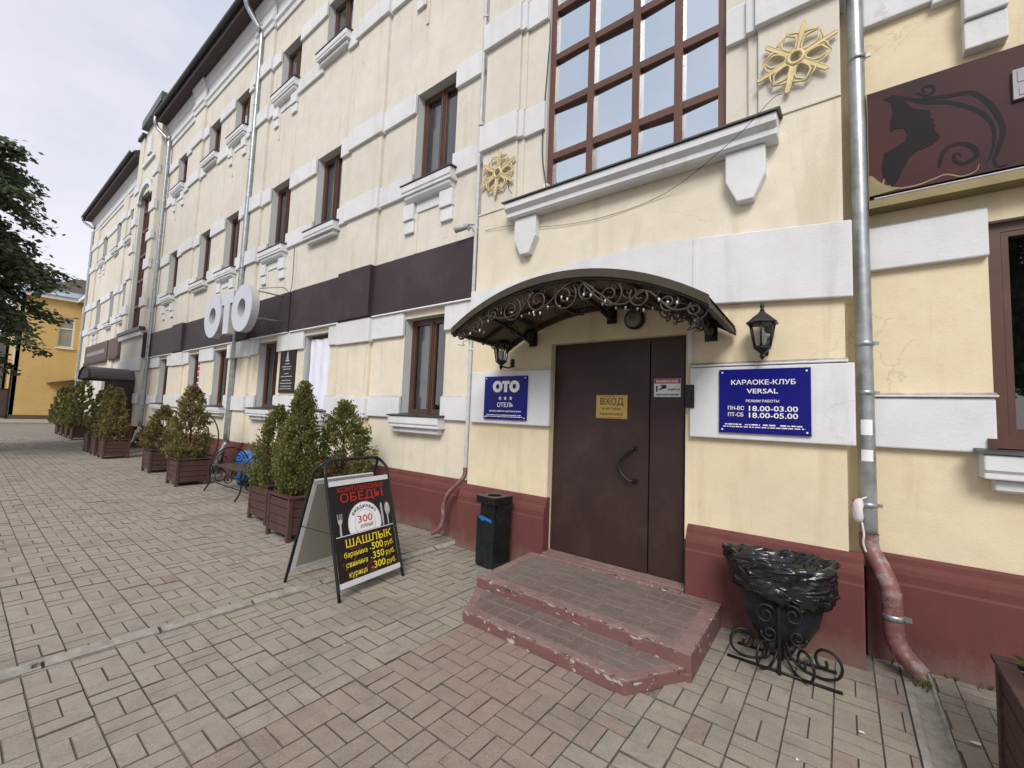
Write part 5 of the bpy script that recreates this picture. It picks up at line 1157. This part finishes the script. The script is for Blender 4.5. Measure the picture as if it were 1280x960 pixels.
for a in (-37.2, -41.0):
    wn = MB().box(a, a + 1, 5.41, 5.44, 5.0, 7.2).build('window', [GREYBOX], YH)
    m = MB(); m.box(a, a + .08, 5.36, 5.405, 5.0, 7.2).box(a + .92, a + 1, 5.36, 5.405, 5.0, 7.2).box(a + .46, a + .54, 5.36, 5.405, 5.0, 7.2); m.build('frame', [WHITE], wn)
m = MB(); m.prism([(3.95, 2.62), (5.29, 2.95), (5.29, 2.88), (3.95, 2.54)], -44, -42.9, 'x'); m.build('door_awning', [SOFFIT], YH)
m = MB()
for yy in (.3, 1.2, 2.25): m.box(-44.1, -43.95, yy, yy + .09, 0, 3.7)
for z in (.15, 2.0, 3.4): m.box(-44.06, -44.0, .3, 2.3, z, z + .08)
gt = thing('metal_gate', 'dark metal gate between the yellow house and the left edge', 'gate', (-44, 1.3, 0))
m.build('frame', [BLACKM], gt)
m = MB(); m.box(-44.05, -44.03, .39, 2.25, .23, 2.0); m.build('panel', [simple('gate_panel', (.06, .04, .04), .6)], gt)
for q in range(12):
    m = MB(); m.tube([(-44.03, .45 + q * .15, 2.08), (-44.03, .45 + q * .15, 3.4)], .015, 5); m.build('bar', [BLACKM], gt)
sh2 = tag(MB().box(-58, -50, -8, 2.2, 0, 6.2).build('far_shed', [simple('shed_grey', (.10, .10, .105), .8)]), 'dark low building behind the metal gate', 'building')
# ------------------------------------------------------------------ planters and conifers
def dup(o, parent=None):
    c = o.copy(); COL.objects.link(c)
    if parent is not None: c.parent = parent
    for ch in list(o.children): dup(ch, c)
    return c
PW, PH = .57, .50
def make_planter():
    t = thing('wooden_planter', None, 'planter'); h = PW / 2
    for sx in (-1, 1):
        for sy in (-1, 1):
            m = MB(); m.box(sx * h, sx * (h - .05), sy * h, sy * (h - .05), 0, PH); m.build('post', [PLANT_W], t, True)
    zz = [.075 + k * .103 for k in range(5)]
    for k in range(4):
        for s in (-1, 1):
            j = .002 * (k % 2)
            m = MB(); m.box(-h + .052, h - .052, s * (h - .010 - j), s * (h - .030), zz[k], zz[k + 1] - .009); m.build('plank', [PLANT_W], t, True)
            m = MB(); m.box(s * (h - .011 - j), s * (h - .031), -h + .052, h - .052, zz[k], zz[k + 1] - .009); m.build('plank', [PLANT_W], t, True)
    for s in (-1, 1):
        m = MB(); m.box(-h - .012, h + .012, s * (h + .012), s * (h - .060), PH + .001, PH + .026); m.build('rim_board', [PLANT_W], t, True)
        m = MB(); m.box(s * (h + .011), s * (h - .060), -h + .061, h - .061, PH + .002, PH + .024); m.build('rim_board', [PLANT_W], t, True)
    m = MB(); n = 7; r = random.Random(5)
    H = [[.445 + r.uniform(-.015, .02) for _ in range(n + 1)] for _ in range(n + 1)]
    for i in range(n):
        for j in range(n):
            q = lambda i, j: (-h + .035 + (PW - .07) * i / n, -h + .035 + (PW - .07) * j / n, H[i][j])
            m.face([q(i, j), q(i + 1, j), q(i + 1, j + 1), q(i, j + 1)], 0, True)
    m.build('soil', [SOIL], t, True); return t
PL0 = make_planter(); used_p = [False]
def planter(x, y, label, rz=0.):
    o = PL0 if not used_p[0] else dup(PL0)
    used_p[0] = True; o.location = (x, y, 0); o.rotation_euler = (0, 0, rz); tag(o, label, 'planter', 'wooden planters along the facade'); return o
def foliage(h, r, n, seed, loose=.0, lean=0., leaf=.030, base=.03, pw=1.35):
    rr = random.Random(seed); vs, fs, tn = [], [], []
    nb = max(40, n // 26)
    lump = [(rr.random() * 2 * pi, rr.random(), rr.uniform(.7, 1.25)) for _ in range(9)]
    for b in range(nb):
        t = rr.random() ** 1.12; a = rr.random() * 2 * pi
        prof = min(1, .62 + t * 2.4) * (1 - t ** pw) ** .8 * (.94 + .06 * sin(t * 17))
        bump_ = 1 + sum(.16 * (w - 1) * 4 * math.exp(-((t - lt) ** 2) / .02) * max(0, cos(a - la)) for la, lt, w in lump)
        R = r * prof * bump_ * (1 + loose * rr.uniform(-.5, .6))
        rad = R * rr.uniform(.45, 1.0) ** .55
        c = Vector((rad * cos(a) + lean * t * h, rad * sin(a), base + t * h)); bt = rr.random()
        out = Vector((cos(a), sin(a), 0)); up = Vector((0, 0, 1)); ax = (up * (1.1 - .4 * loose) + out * rr.uniform(.25, .8 + loose)).normalized()
        L = rr.uniform(.09, .17) * (1 - .45 * t) * (1 + loose * .5)
        for q in range(n // nb):
            s = rr.uniform(-.5, .75) * L; p = c + ax * s + Vector((rr.gauss(0, .026), rr.gauss(0, .026), rr.gauss(0, .022))) * (1 - .35 * t)
            d = (ax + Vector((rr.gauss(0, .5), rr.gauss(0, .5), rr.gauss(0, .35)))).normalized()
            sd = d.cross(Vector((rr.gauss(0, 1), rr.gauss(0, 1), rr.gauss(0, .5)))).normalized(); l = leaf * rr.uniform(.7, 1.5); w = l * rr.uniform(.28, .48)
            k = len(vs); vs += [tuple(p - d * l * .5), tuple(p + sd * w + d * l * .1), tuple(p + d * l * .8), tuple(p - sd * w + d * l * .1)]
            fs.append((k, k + 1, k + 2, k + 3)); tn.append(max(0, min(1, .45 * bt + .42 * rr.random() + .05)))
    return vs, fs, tn
def conifer(x, y, h, r, n, seed, label, mat=THUJA, loose=0., lean=0., leaf=.030, z=.45, pw=1.35):
    t = thing('thuja_shrub', label, 'conifer', (x, y, z), 0, 'conifers in the wooden planters')
    vs, fs, tn = foliage(h, r, n, seed, loose, lean, leaf, .03, pw)
    me = mesh_of('foliage', vs, fs, [mat]); a = me.attributes.new('tone', 'FLOAT', 'FACE'); a.data.foreach_set('value', tn); put('foliage', me, t)
    m = MB(); m.tube([(0, 0, -.02), (.01 + lean * h * .3, .005, h * .35), (lean * h * .8, 0, h * .8)], [.026, .018, .006], 7)
    rr = random.Random(seed)
    for q in range(9):
        a = rr.random() * 6.28; zz = h * rr.uniform(.06, .6); m.tube([(lean * zz, 0, zz), (lean * zz + r * .55 * cos(a), r * .55 * sin(a), zz + .16)], [.009, .004], 5)
    m.build('stem', [BARK], t, True); return t
planter(-5.49, 2.815, 'wooden planter nearest the A-board, holding the tall pointed conifer')
planter(-5.62, 3.46, 'wooden planter half hidden behind the A-board, under the broad loose conifer')
planter(-6.45, 2.97, 'wooden planter behind the nearest one, in front of the wrought-iron bench')
planter(-10.33, 2.985, 'wooden planter with the tall browning conifer beside the galvanised drainpipe')
planter(-12.55, 3.07, 'wooden planter with the lower conifer just behind the tall browning one')
for k, (x, s) in enumerate(((-16.12, 'nearest of the three planters before the far canopy'), (-17.2, 'middle of the three planters before the far canopy'), (-18.3, 'farthest of the three planters before the far canopy'))): planter(x, 2.87, 'wooden planter, ' + s)
for k, (x, s) in enumerate(((-23.9, 'nearest'), (-25.2, 'second'), (-26.5, 'third'), (-27.8, 'farthest'))): planter(x, 3.22, 'wooden planter past the far canopy, %s of four under dense green conifers' % s)
planter(.845, 2.91, 'wooden planter cut by the right edge of the frame beside the drain channel', -.02)
conifer(-5.56, 2.78, 1.42, .30, 11500, 1, 'tall pointed green conifer in the planter nearest the A-board', leaf=.026, pw=1.75)
conifer(-5.62, 3.42, 1.18, .43, 10000, 2, 'broad loose conifer just behind the A-board', loose=.45, leaf=.028, pw=2.6)
conifer(-6.45, 2.90, 1.08, .36, 8500, 3, 'lower bushy conifer left of the tall pointed one', loose=.25, leaf=.028, pw=1.9)
conifer(-10.36, 2.96, 1.43, .38, 7000, 4, 'tall browning conifer in front of the round-ended bench', THUJAB, .4, leaf=.036, pw=1.9)
conifer(-12.58, 3.05, .98, .38, 4500, 5, 'low thinning conifer behind the tall browning one', THUJAB, .5, leaf=.040, pw=1.8)
conifer(-16.15, 2.85, 1.45, .32, 4200, 6, 'browning conifer nearest the far canopy post, first of three', THUJAB, .2, leaf=.042)
conifer(-17.25, 2.85, 1.5, .30, 3600, 7, 'slim conifer, second of three before the far canopy', THUJAB, .2, leaf=.044)
conifer(-18.3, 2.85, 1.4, .30, 3200, 8, 'slim conifer, last of three before the far canopy', THUJA, .2, leaf=.046)
for k, (x, s) in enumerate(((-23.95, 'nearest'), (-25.2, 'second'), (-26.5, 'third'), (-27.8, 'farthest'))): conifer(x, 3.20 - .05 * k, 1.9 - .1 * k, .52, 3600, 10 + k, 'dense dark green conifer past the far canopy, %s of four' % s, THUJA, .15, leaf=.055)
conifer(.93, 2.92, .62, .30, 3500, 20, 'yellow-green conifer tip at the right edge of the frame', THUJA, .35, leaf=.028)
# ------------------------------------------------------------------ A-board
ab = thing('a_board', 'black-framed A-board menu sign on the paving left of the steps', 'signboard', (-3.745, 2.40, 0), radians(7.5))
def leg_frame(s, hw=.365):
    top = 1.125; P = [(s * .375, -hw, 0)]
    P += [(s * (.375 - .33 * t), -hw * (1 - .02 * t), top * t) for t in (.3, .6, .85, .91)]
    P += [(s * .028, -hw * .90, 1.085), (s * .022, -hw * .74, top - .006), (s * .02, -hw * .5, top), (s * .02, hw * .5, top), (s * .022, hw * .74, top - .006), (s * .028, hw * .90, 1.085)]
    P += [(s * (.375 - .33 * t), hw * (1 - .02 * t), top * t) for t in (.91, .85, .6, .3)] + [(s * .375, hw, 0)]
    return MB().tube(smooth_path(P, 3), .0135, 8)
FU = Vector((0, 1, 0)); FV = Vector((-.33, 0, 1.125)).normalized(); FN = FU.cross(FV)
def fp_(u, v, d=0.): return Vector((.375, 0, 0)) + FU * u + FV * v + FN * d
def panel(m, u0, u1, v0, v1, d0, d1, mi=0, s=1):
    P = [fp_(u, v, d) for d in (d0, d1) for u, v in ((u0, v0), (u1, v0), (u1, v1), (u0, v1))]
    if s < 0: P = [Vector((-p.x, p.y, p.z)) for p in P]
    n = len(m.v); m.v += [tuple(p) for p in P]
    for f in ((3, 2, 1, 0), (4, 5, 6, 7), (0, 1, 5, 4), (1, 2, 6, 5), (2, 3, 7, 6), (3, 0, 4, 7)): m.f.append(tuple(n + i for i in (f if s > 0 else f[::-1]))); m.m.append(mi); m.sm.append(False)
    return m
leg_frame(1).build('front_frame', [BLACKM], ab, True); leg_frame(-1).build('rear_frame', [BLACKM], ab, True)
m = MB(); panel(m, -.335, .335, .095, .985, -.012, .004); m.build('front_panel', [BLACKP, BOARDBACK], ab, True)
m = MB(); panel(m, -.335, .335, .095, .985, -.012, .0, 0, -1); m.build('rear_panel', [BOARDBACK], ab, True)
for v0, v1 in ((.945, .99), (.09, .135)):
    m = MB(); panel(m, -.342, .342, v0, v1, -.016, .012); m.build('clip_strip', [ALU], ab, True)
    m = MB(); panel(m, -.342, .342, v0, v1, -.016, .012, 0, -1); m.build('clip_strip', [ALU], ab, True)
for s in (-1, 1):
    m = MB(); panel(m, s * .327 - .022, s * .327 + .022, .13, .95, -.014, .006, 0, -1); m.build('side_strip', [PLASTW], ab, True)
m = MB()
for u in (-.36, .36): m.tube([fp_(u, .55, -.01), Vector((-fp_(u, .55, -.01).x, u, fp_(u, .55).z))], .004, 5)
m.build('hinge_stay', [BLACKM], ab, True)
m = MB(); panel(m, -.325, .325, .137, .50, .0045, .0055); m.build('flame_print', [FLAME], ab, True)
m = MB(); panel(m, -.328, .328, .503, .509, .0045, .0065); m.build('divider_line', [PLASTW], ab, True)
# plate, cutlery
def disc(r, v_clip, d, c=(0, .58), n=44, r0=0.):
    m = MB(); P = []
    for k in range(n):
        a = 2 * pi * k / n; P.append((c[0] + r * cos(a), max(v_clip, c[1] + r * sin(a))))
    m.face([fp_(u, v, d) for u, v in P]); return m
PLG = simple('plate_grey_print', (.50, .51, .54), .5, 0, .12, 8)
disc(.192, .512, .0058).build('plate_print', [PLG], ab, True); disc(.184, .512, .0062).build('plate_print', [PLASTW], ab, True); disc(.122, .512, .0066).build('plate_print', [PLG], ab, True); disc(.115, .512, .0070).build('plate_print', [PLASTW], ab, True)
STEEL = simple('cutlery_print', (.38, .39, .41), .35, 0, .3, 20)
def flat(pts, d, mat, name):
    m = MB(); m.face([fp_(u, v, d) for u, v in pts]); return m.build(name, [mat], ab, True)
flat([(-.285, .512), (-.265, .512), (-.262, .60), (-.245, .63), (-.242, .70), (-.25, .70), (-.252, .65), (-.262, .65), (-.263, .70), (-.272, .70), (-.273, .65), (-.285, .65), (-.287, .70), (-.295, .70), (-.293, .63), (-.28, .60)], .0062, STEEL, 'fork_print')
flat([(.205, .512), (.222, .512), (.226, .62), (.222, .72), (.208, .735), (.198, .70), (.20, .60)], .0062, STEEL, 'knife_print')
flat([(.268, .512), (.283, .512), (.285, .60)] + [(.283 + .033 * cos(a), .665 + .06 * sin(a)) for a in [-1.2 + k * 5.0 / 12 for k in range(13)]] + [(.268, .60)], .0062, STEEL, 'spoon_print')
def line(txt, size, u, v, mat, fit=None, bold=.006, shear=0., align='CENTER', rot=0.):
    m = MB(); xd, yd_ = FU, FV
    if rot: xd, yd_ = FU * cos(rot) + FV * sin(rot), FV * cos(rot) - FU * sin(rot)
    m.text(txt, size, fp_(u, v, .0078), xd, yd_, 0, bold, .0006, shear, align, True, 1., fit); return m.build('lettering', [mat], ab, True)
line('КОМПЛЕКСНЫЕ', .058, .005, .884, RED, .54, .008); line('ОБЕДЫ', .105, .005, .792, RED, .50, .006)
wd = 'ежедневно'
for i, ch in enumerate(wd):
    a = pi / 2 + .88 - 1.76 * i / (len(wd) - 1); line(ch, .052, .150 * cos(a), .58 + .138 * sin(a), BLACKP, None, .004, .1, 'CENTER', a - pi / 2)
line('300', .088, .0, .590, RED, .17, .008); line('рублей', .044, .01, .542, BLACKP, .15, .003, .15)
line('ШАШЛЫК', .092, .02, .405, YEL, .54, .004)
for k, (a_, b_) in enumerate((('баранина', '500'), ('свинина', '350'), ('курица', '300'))):
    v = .330 - k * .082
    line(a_, .062, -.145 - .0 * k, v - .005, YEL, (.255, .235, .20)[k], .004); line('-', .06, .015, v, YEL); line(b_, .085, .10, v, YEL, .135, .010); line('руб.', .062, .245, v, YEL, .115, .004)
# ------------------------------------------------------------------ square litter bin beside the door
lb = thing('litter_bin', 'square black metal litter bin left of the entrance steps', 'bin', (-3.0, 3.655, 0), -.08)
w_ = .128; m = MB(); m.box(-w_, w_, -w_, w_, .02, .52); m.box(-w_ + .01, w_ - .01, -w_ + .01, w_ - .01, 0, .02); m.build('body', [BINM], lb, True)
m = MB(); m.box(-w_ + .02, w_ - .02, -w_ + .03, w_ - .02, .52, .66); m.build('neck', [BLACKM], lb, True)
m = MB(); m.box(-w_ - .004, w_ + .004, w_ - .018, w_ + .002, .52, .655).box(w_ - .018, w_ + .002, -w_ + .05, w_ - .018, .52, .655); m.build('side_plate', [BINM], lb, True)
m = MB(); e = w_ + .010; N_ = 24; hz = .73; zb = .655; cR = .075
C = [(cR * cos(2 * pi * k / N_ + pi / 4), cR * sin(2 * pi * k / N_ + pi / 4)) for k in range(N_)]
def sqp(k):
    a = 2 * pi * k / N_ + pi / 4; s = e / max(abs(cos(a)), abs(sin(a))); return (s * cos(a), s * sin(a))
for k in range(N_):
    j = (k + 1) % N_; a, b, c, d = sqp(k), sqp(j), C[j], C[k]
    m.face([(*a, hz), (*b, hz), (*c, hz), (*d, hz)]); m.face([(*a, zb), (*b, zb), (*b, hz), (*a, hz)]); m.face([(*d, hz), (*c, hz), (*c, hz - .06), (*d, hz - .06)])
m.build('lid', [BLACKM], lb, True)
m = MB(); m.lathe([(.08, 0), (.02, .01)], (0, 0, .665), 14); m.build('ash_tray', [GREYP], lb, True)
tagb = MB()
bp = [(-.11, -.134, .515), (-.05, -.136, .53), (.03, -.135, .515), (.10, -.134, .50), (.09, -.134, .47), (.02, -.137, .49), (-.04, -.136, .475), (-.10, -.134, .50)]
tagb.face(bp); tagb.face([(x, y + .004, z) for x, y, z in bp][::-1]); tagb.build('bag_edge', [BAGBL], lb, True)
# ------------------------------------------------------------------ urn with a black bag
ur = thing('litter_urn', 'dark steel litter urn on a scrolled wrought-iron stand right of the door', 'urn', (-.36, 3.56, 0), .05)
m = MB(); m.lathe([(.05, .165), (.13, .18), (.19, .225), (.232, .30), (.255, .40), (.27, .52), (.285, .62), (.285, .66), (.272, .66), (.26, .55)], (0, 0, 0), 26); m.v = [(x * 1.04, y * .74, z) for x, y, z in m.v]; m.build('bowl', [URNM], ur, True)
m = MB(); m.tube([(0, 0, .02), (0, 0, .17)], .018, 8).tube([(0, -.20, .0), (0, -.215, .30), (0, -.225, .62)], .014, 6); m.build('post', [IRON], ur, True)
for a, L in ((-2.75, .30), (-2.0, .27), (-.95, .30), (-.30, .33), (1.2, .22), (2.2, .22)):
    ca, sa = cos(a), sin(a); m = MB()
    P = [(.01, .18), (.05, .09), (.12, .025), (L - .08, .010), (L + .02, .045), (L + .05, .12), (L + .01, .185), (L - .07, .19), (L - .11, .135), (L - .085, .085), (L - .04, .09), (L - .045, .13)]
    m.tube(smooth_path([(ca * r, sa * r, z) for r, z in P], 4), .0095, 6)
    P = [(.02, .19), (.10, .175), (.17, .20), (.19, .25), (.15, .275), (.12, .25)]
    m.tube(smooth_path([(ca * r, sa * r, z) for r, z in P], 4), .008, 6); m.build('scroll_leg', [IRON], ur, True)
for c, r, a0, d in (((.085, -.215, .40), .068, 2.6, -1), ((-.085, -.215, .37), .07, .5, 1), ((.055, -.225, .54), .05, 3.6, 1), ((-.06, -.205, .25), .055, 3.0, 1), ((.11, -.20, .26), .055, .2, -1)):
    m = MB(); m.tube(spiral(c, r, 1.5, a0, d, 22, .2), .009, 6); m.build('scroll', [IRON], ur, True)
m = MB(); m.tube([(-.34, -.16, .012), (.36, -.20, .012)], .011, 5).tube([(-.30, .10, .012), (.34, .08, .012)], .011, 5); m.build('base_bar', [IRON], ur, True)
ur.scale = (.9, .9, .98)
bg = thing('bin_bag', 'crumpled black plastic bag lining the steel urn', 'bag', (-.36, 3.56, .5), .05)
mm = MB(); prof = [(.262, -.035), (.288, -.045), (.294, .0), (.298, .03), (.300, .06), (.304, .09), (.308, .115), (.312, .14), (.316, .165), (.318, .19), (.306, .212), (.282, .205), (.255, .17), (.20, .12), (.12, .09), (.05, .08)]
mm.lathe([(r, z) for r, z in prof], (0, 0, 0), 120, 0, True)
def crump(p):
    x, y, z = p; r = sqrt(x * x + y * y) + 1e-6; a = atan2(y, x)
    f = mnoise.noise((cos(a) * 2.2, sin(a) * 2.2, z * 9)) * .030 + (1 - abs(mnoise.noise((cos(a + z * 3) * 2.4, sin(a + z * 3) * 2.4, z * 30 + 3)))) ** 3 * .030 - .012
    sag = .045 * sin(a * 2 + .6) + .03 * mnoise.noise((a * 1.5, 2, 2)); k = max(0, min(1, (z + .06) / .24))
    tail = .05 * max(0, cos(a - 2.9)) ** 6 * k
    f += .016 * (1 - abs(sin(a * 5 + z * 16 + 2.5 * mnoise.noise((cos(a) * 2, sin(a) * 2, z * 8))))) ** 2 + .010 * (1 - abs(sin(z * 62 + 3 * sin(a * 2)))) ** 2
    R = r + f * min(1, r / .2) + tail
    return (R * cos(a) * 1.05, R * sin(a) * .78, z * (1.0 + .0) + sag * (.25 + .45 * (1 - k)) + .022 * mnoise.noise((x * 14, y * 14, z * 20)))
mm.v = [crump(p) for p in mm.v]; mm.build('bag_skirt', [BAGB], bg, True); bg.scale = (.93, .93, .98)
# ------------------------------------------------------------------ benches
def bench(x0, x1, y, label, tall=False):
    t = thing('iron_bench', label, 'bench', ((x0 + x1) / 2, y, 0), 0, 'scrolled iron benches along the facade'); hl = (x1 - x0) / 2
    for s in (-1, 1):
        X = s * hl; m = MB()
        arc_ = [(X, .30 * cos(a) * (1.25 if tall else 1.12), (.78 if tall else .38) + (.62 if tall else .40) * sin(a)) for a in [-.9 + k * (pi + 1.25) / 18 for k in range(19)]]
        m.tube([(X, .34, 0), (X, .33, .10)] + arc_ + [(X, -.33, .12), (X, -.40, .0)], .014, 6)
        m.tube([(X, -.30, .43), (X, .30, .43)], .013, 6); m.build('end_frame', [IRON], t, True)
        for c, r, a0, d in (((X, -.17, .25), .14, 2.4, -1), ((X, .15, .25), .14, .7, 1), ((X, -.13, .57), .11, 1.2, 1), ((X, .13, .57), .11, 2.0, -1), ((X, 0, .16), .09, 1.5, 1)):
            m = MB(); m.tube(spiral(c, r, 1.5, a0, d, 22, .2, 'yz'), .010, 5); m.build('scroll', [IRON], t, True)
    for k in range(6):
        yy = -.26 + k * .09; m = MB(); m.box(-hl + .015, hl - .015, yy, yy + .075, .447, .475); m.build('seat_slat', [BENCHW], t, True)
    m = MB(); m.tube([(-hl, -.2, .12), (hl, -.2, .12)], .010, 5).tube([(-hl, .2, .12), (hl, .2, .12)], .010, 5); m.build('stretcher', [IRON], t, True); return t
bench(-9.35, -7.95, 3.36, 'wrought-iron bench with scrolled ends beside the blue bag')
bt = bench(-13.6, -11.35, 3.42, 'tall arch-ended iron bench behind the tall browning conifer', True)
bbg = thing('blue_bag', 'crumpled bright blue plastic bag behind the iron bench against the plinth', 'bag', (-9.62, 3.80, .36)); bbg.scale = (.80, .8, .80)
mm = MB(); mm.lathe([(.05, -.44), (.27, -.42), (.31, -.25), (.32, 0), (.33, .2), (.30, .31), (.18, .37), (.06, .39)], (0, 0, 0), 40)
mm.v = [(x * (1.45 + .25 * mnoise.noise((y * 9, z * 9, 3))) + .05 * mnoise.noise((z * 14, y * 14, 1)), y * (.75 + .2 * mnoise.noise((x * 9, z * 11, 7))), z + .05 * mnoise.noise((x * 8, y * 8, 2))) for x, y, z in mm.v]
mm.build('sack', [BAGBL], bbg, True)
# ------------------------------------------------------------------ the street tree at the left edge
tr = thing('street_tree', 'dark leafy street tree with drooping branches at the left edge', 'tree', (-18.6, -1.35, 0))
m = MB(); m.tube(smooth_path([(0, 0, -.05), (.05, .05, 1.5), (0, .15, 3.2), (.1, .35, 5.2), (.0, .5, 7.2), (.05, .55, 8.6)], 4), [.20 - .0085 * k for k in range(21)], 9); m.build('trunk', [BARK], tr, True)
rr = random.Random(42); vs, fs, tn = [], [], []; lm = MB()
for b in range(230):
    zz = rr.uniform(3.3, 8.6); a = rr.uniform(0, 2 * pi); f = (zz - 2.4) / 6.5
    Lb = (1.05 + 1.70 * sin(pi * min(1, .16 + f * .80)) ** .8) * rr.uniform(.62, 1.08)
    dirv = Vector((cos(a), sin(a), 0)); p0 = Vector((0, .2 + .04 * zz, zz)); P = []
    rise = rr.uniform(.05, .40) + .35 * f
    for k in range(8):
        t = k / 7; P.append(p0 + dirv * (Lb * t) + Vector((0, 0, Lb * (rise * t - (.55 + .15 * rr.random()) * t * t))) + Vector((rr.gauss(0, .02), rr.gauss(0, .02), 0)))
    lm.tube(P, [.030 * (1 - .8 * k / 7) for k in range(8)], 4); bt_ = rr.random()
    for q in range(int(230 * Lb / 2)):
        t = rr.uniform(.18, 1.02); i = min(6, int(t * 7)); p = P[i].lerp(P[i + 1], t * 7 - i if t <= 1 else 1) + Vector((rr.gauss(0, .12), rr.gauss(0, .12), rr.gauss(-.06, .08)))
        d = (dirv * rr.uniform(.2, 1) + Vector((rr.gauss(0, .5), rr.gauss(0, .5), rr.uniform(-.9, .1)))).normalized(); sd_ = d.cross(Vector((rr.gauss(0, .4), rr.gauss(0, .4), 1))).normalized()
        l = rr.uniform(.10, .20); w = l * rr.uniform(.30, .45); k = len(vs)
        vs += [tuple(p), tuple(p + d * l * .5 + sd_ * w), tuple(p + d * l), tuple(p + d * l * .5 - sd_ * w)]; fs.append((k, k + 1, k + 2, k + 3)); tn.append(max(0, min(1, .4 * bt_ + .5 * rr.random())))
lm.build('limbs', [BARK], tr, True)
me = mesh_of('crown', vs, fs, [TREELEAF]); a = me.attributes.new('tone', 'FLOAT', 'FACE'); a.data.foreach_set('value', tn); put('crown', me, tr)

# ------------------------------------------------------------------ small litter, weeds and leaves
rr = random.Random(9); m = MB()
for x, y, q in ((.05, 3.05, .03), (.52, 3.35, .035), (.66, 3.42, .03), (.50, 3.02, .02), (-.2, 2.6, .012), (-4.9, 1.9, .02), (-6.5, .9, .02), (-2.7, 1.75, .015), (-1.5, 1.3, .010), (-.62, 3.75, .02), (-3.3, 3.35, .015)):
    a = rr.random() * 3; P = [(x + q * cos(a + k * 1.25) * rr.uniform(.4, 1), y + .5 * q * sin(a + k * 1.25) * rr.uniform(.5, 1), .008 + rr.random() * .006) for k in range(5)]; m.face(P)
o = m.build('litter_scraps', [RAG]); tag(o, 'tiny white paper scraps scattered over the paving near the drain', 'litter', None, 'stuff')
vs, fs, tn = [], [], []
spots = [(-.70 + rr.random() * .25, 3.80 + rr.random() * .04) for _ in range(26)] + [(rr.uniform(.1, 2.5), 4.08 + rr.random() * .02) for _ in range(30)] + [(rr.uniform(-9, -3.8), 4.03 + rr.random() * .03) for _ in range(50)] + [(.36 + rr.gauss(0, .04), 3.86 + rr.gauss(0, .03)) for _ in range(14)] + [(-3.83 + rr.gauss(0, .02), .42 + rr.gauss(0, .02)) for _ in range(12)]
for x, y in spots:
    for q in range(5):
        a = rr.random() * 6.28; h_ = rr.uniform(.015, .05); w = .004; k = len(vs); dx, dy_ = cos(a) * h_ * .6, sin(a) * h_ * .4
        vs += [(x - w, y, 0), (x + w, y, 0), (x + dx, y + dy_, h_)]; fs.append((k, k + 1, k + 2)); tn.append(rr.random())
me = mesh_of('weeds', vs, fs, [THUJA]); a = me.attributes.new('tone', 'FLOAT', 'FACE'); a.data.foreach_set('value', tn)
tag(put('weeds', me), 'tiny weeds growing along the foot of the plinth', 'weeds', None, 'stuff')
lf = MB(); lf.face([(-.20 + .035 * cos(k * pi / 5), 3.66 + .03 * sin(k * pi / 5), .05 + .012 * sin(k)) for k in range(10)])
tag(lf.build('green_leaf', [simple('fresh_leaf', (.14, .24, .05), .5)]), 'single green leaf caught under the steel urn', 'leaf')

# ------------------------------------------------------------------ trees across the street: they show as reflections in the panes
for x, y, sc, rz, lab in ((5.5, -13, 1.15, 1.1, 'leafy street tree across the road, mirrored in the right-hand window'), (-3.5, -15, 1.0, 2.4, 'leafy street tree across the road, mirrored in the window beside the canopy'), (-13, -14, 1.1, 4.0, 'leafy street tree across the road, mirrored in the farther windows')):
    o = dup(tr); o.location = (x, y, 0); o.rotation_euler = (0, 0, rz); o.scale = (sc, sc, sc); tag(o, lab, 'tree', 'trees across the street')

# soft, worn arrises on the plaster trim, timber and steps
for o in S.objects:
    n = o.name.split('.')[0]
    if o.type == 'MESH' and n in ('band', 'bracket', 'sill_moulding', 'lower_moulding', 'keystone_bracket', 'band_ledge', 'bay_pier', 'pilaster', 'upper_tread', 'lower_tread', 'threshold', 'plinth', 'rim_board', 'post'):
        b = o.modifiers.new('worn_edge', 'BEVEL'); b.width = .010 if n not in ('rim_board', 'post') else .004; b.segments = 2; b.limit_method = 'ANGLE'; b.angle_limit = radians(50)
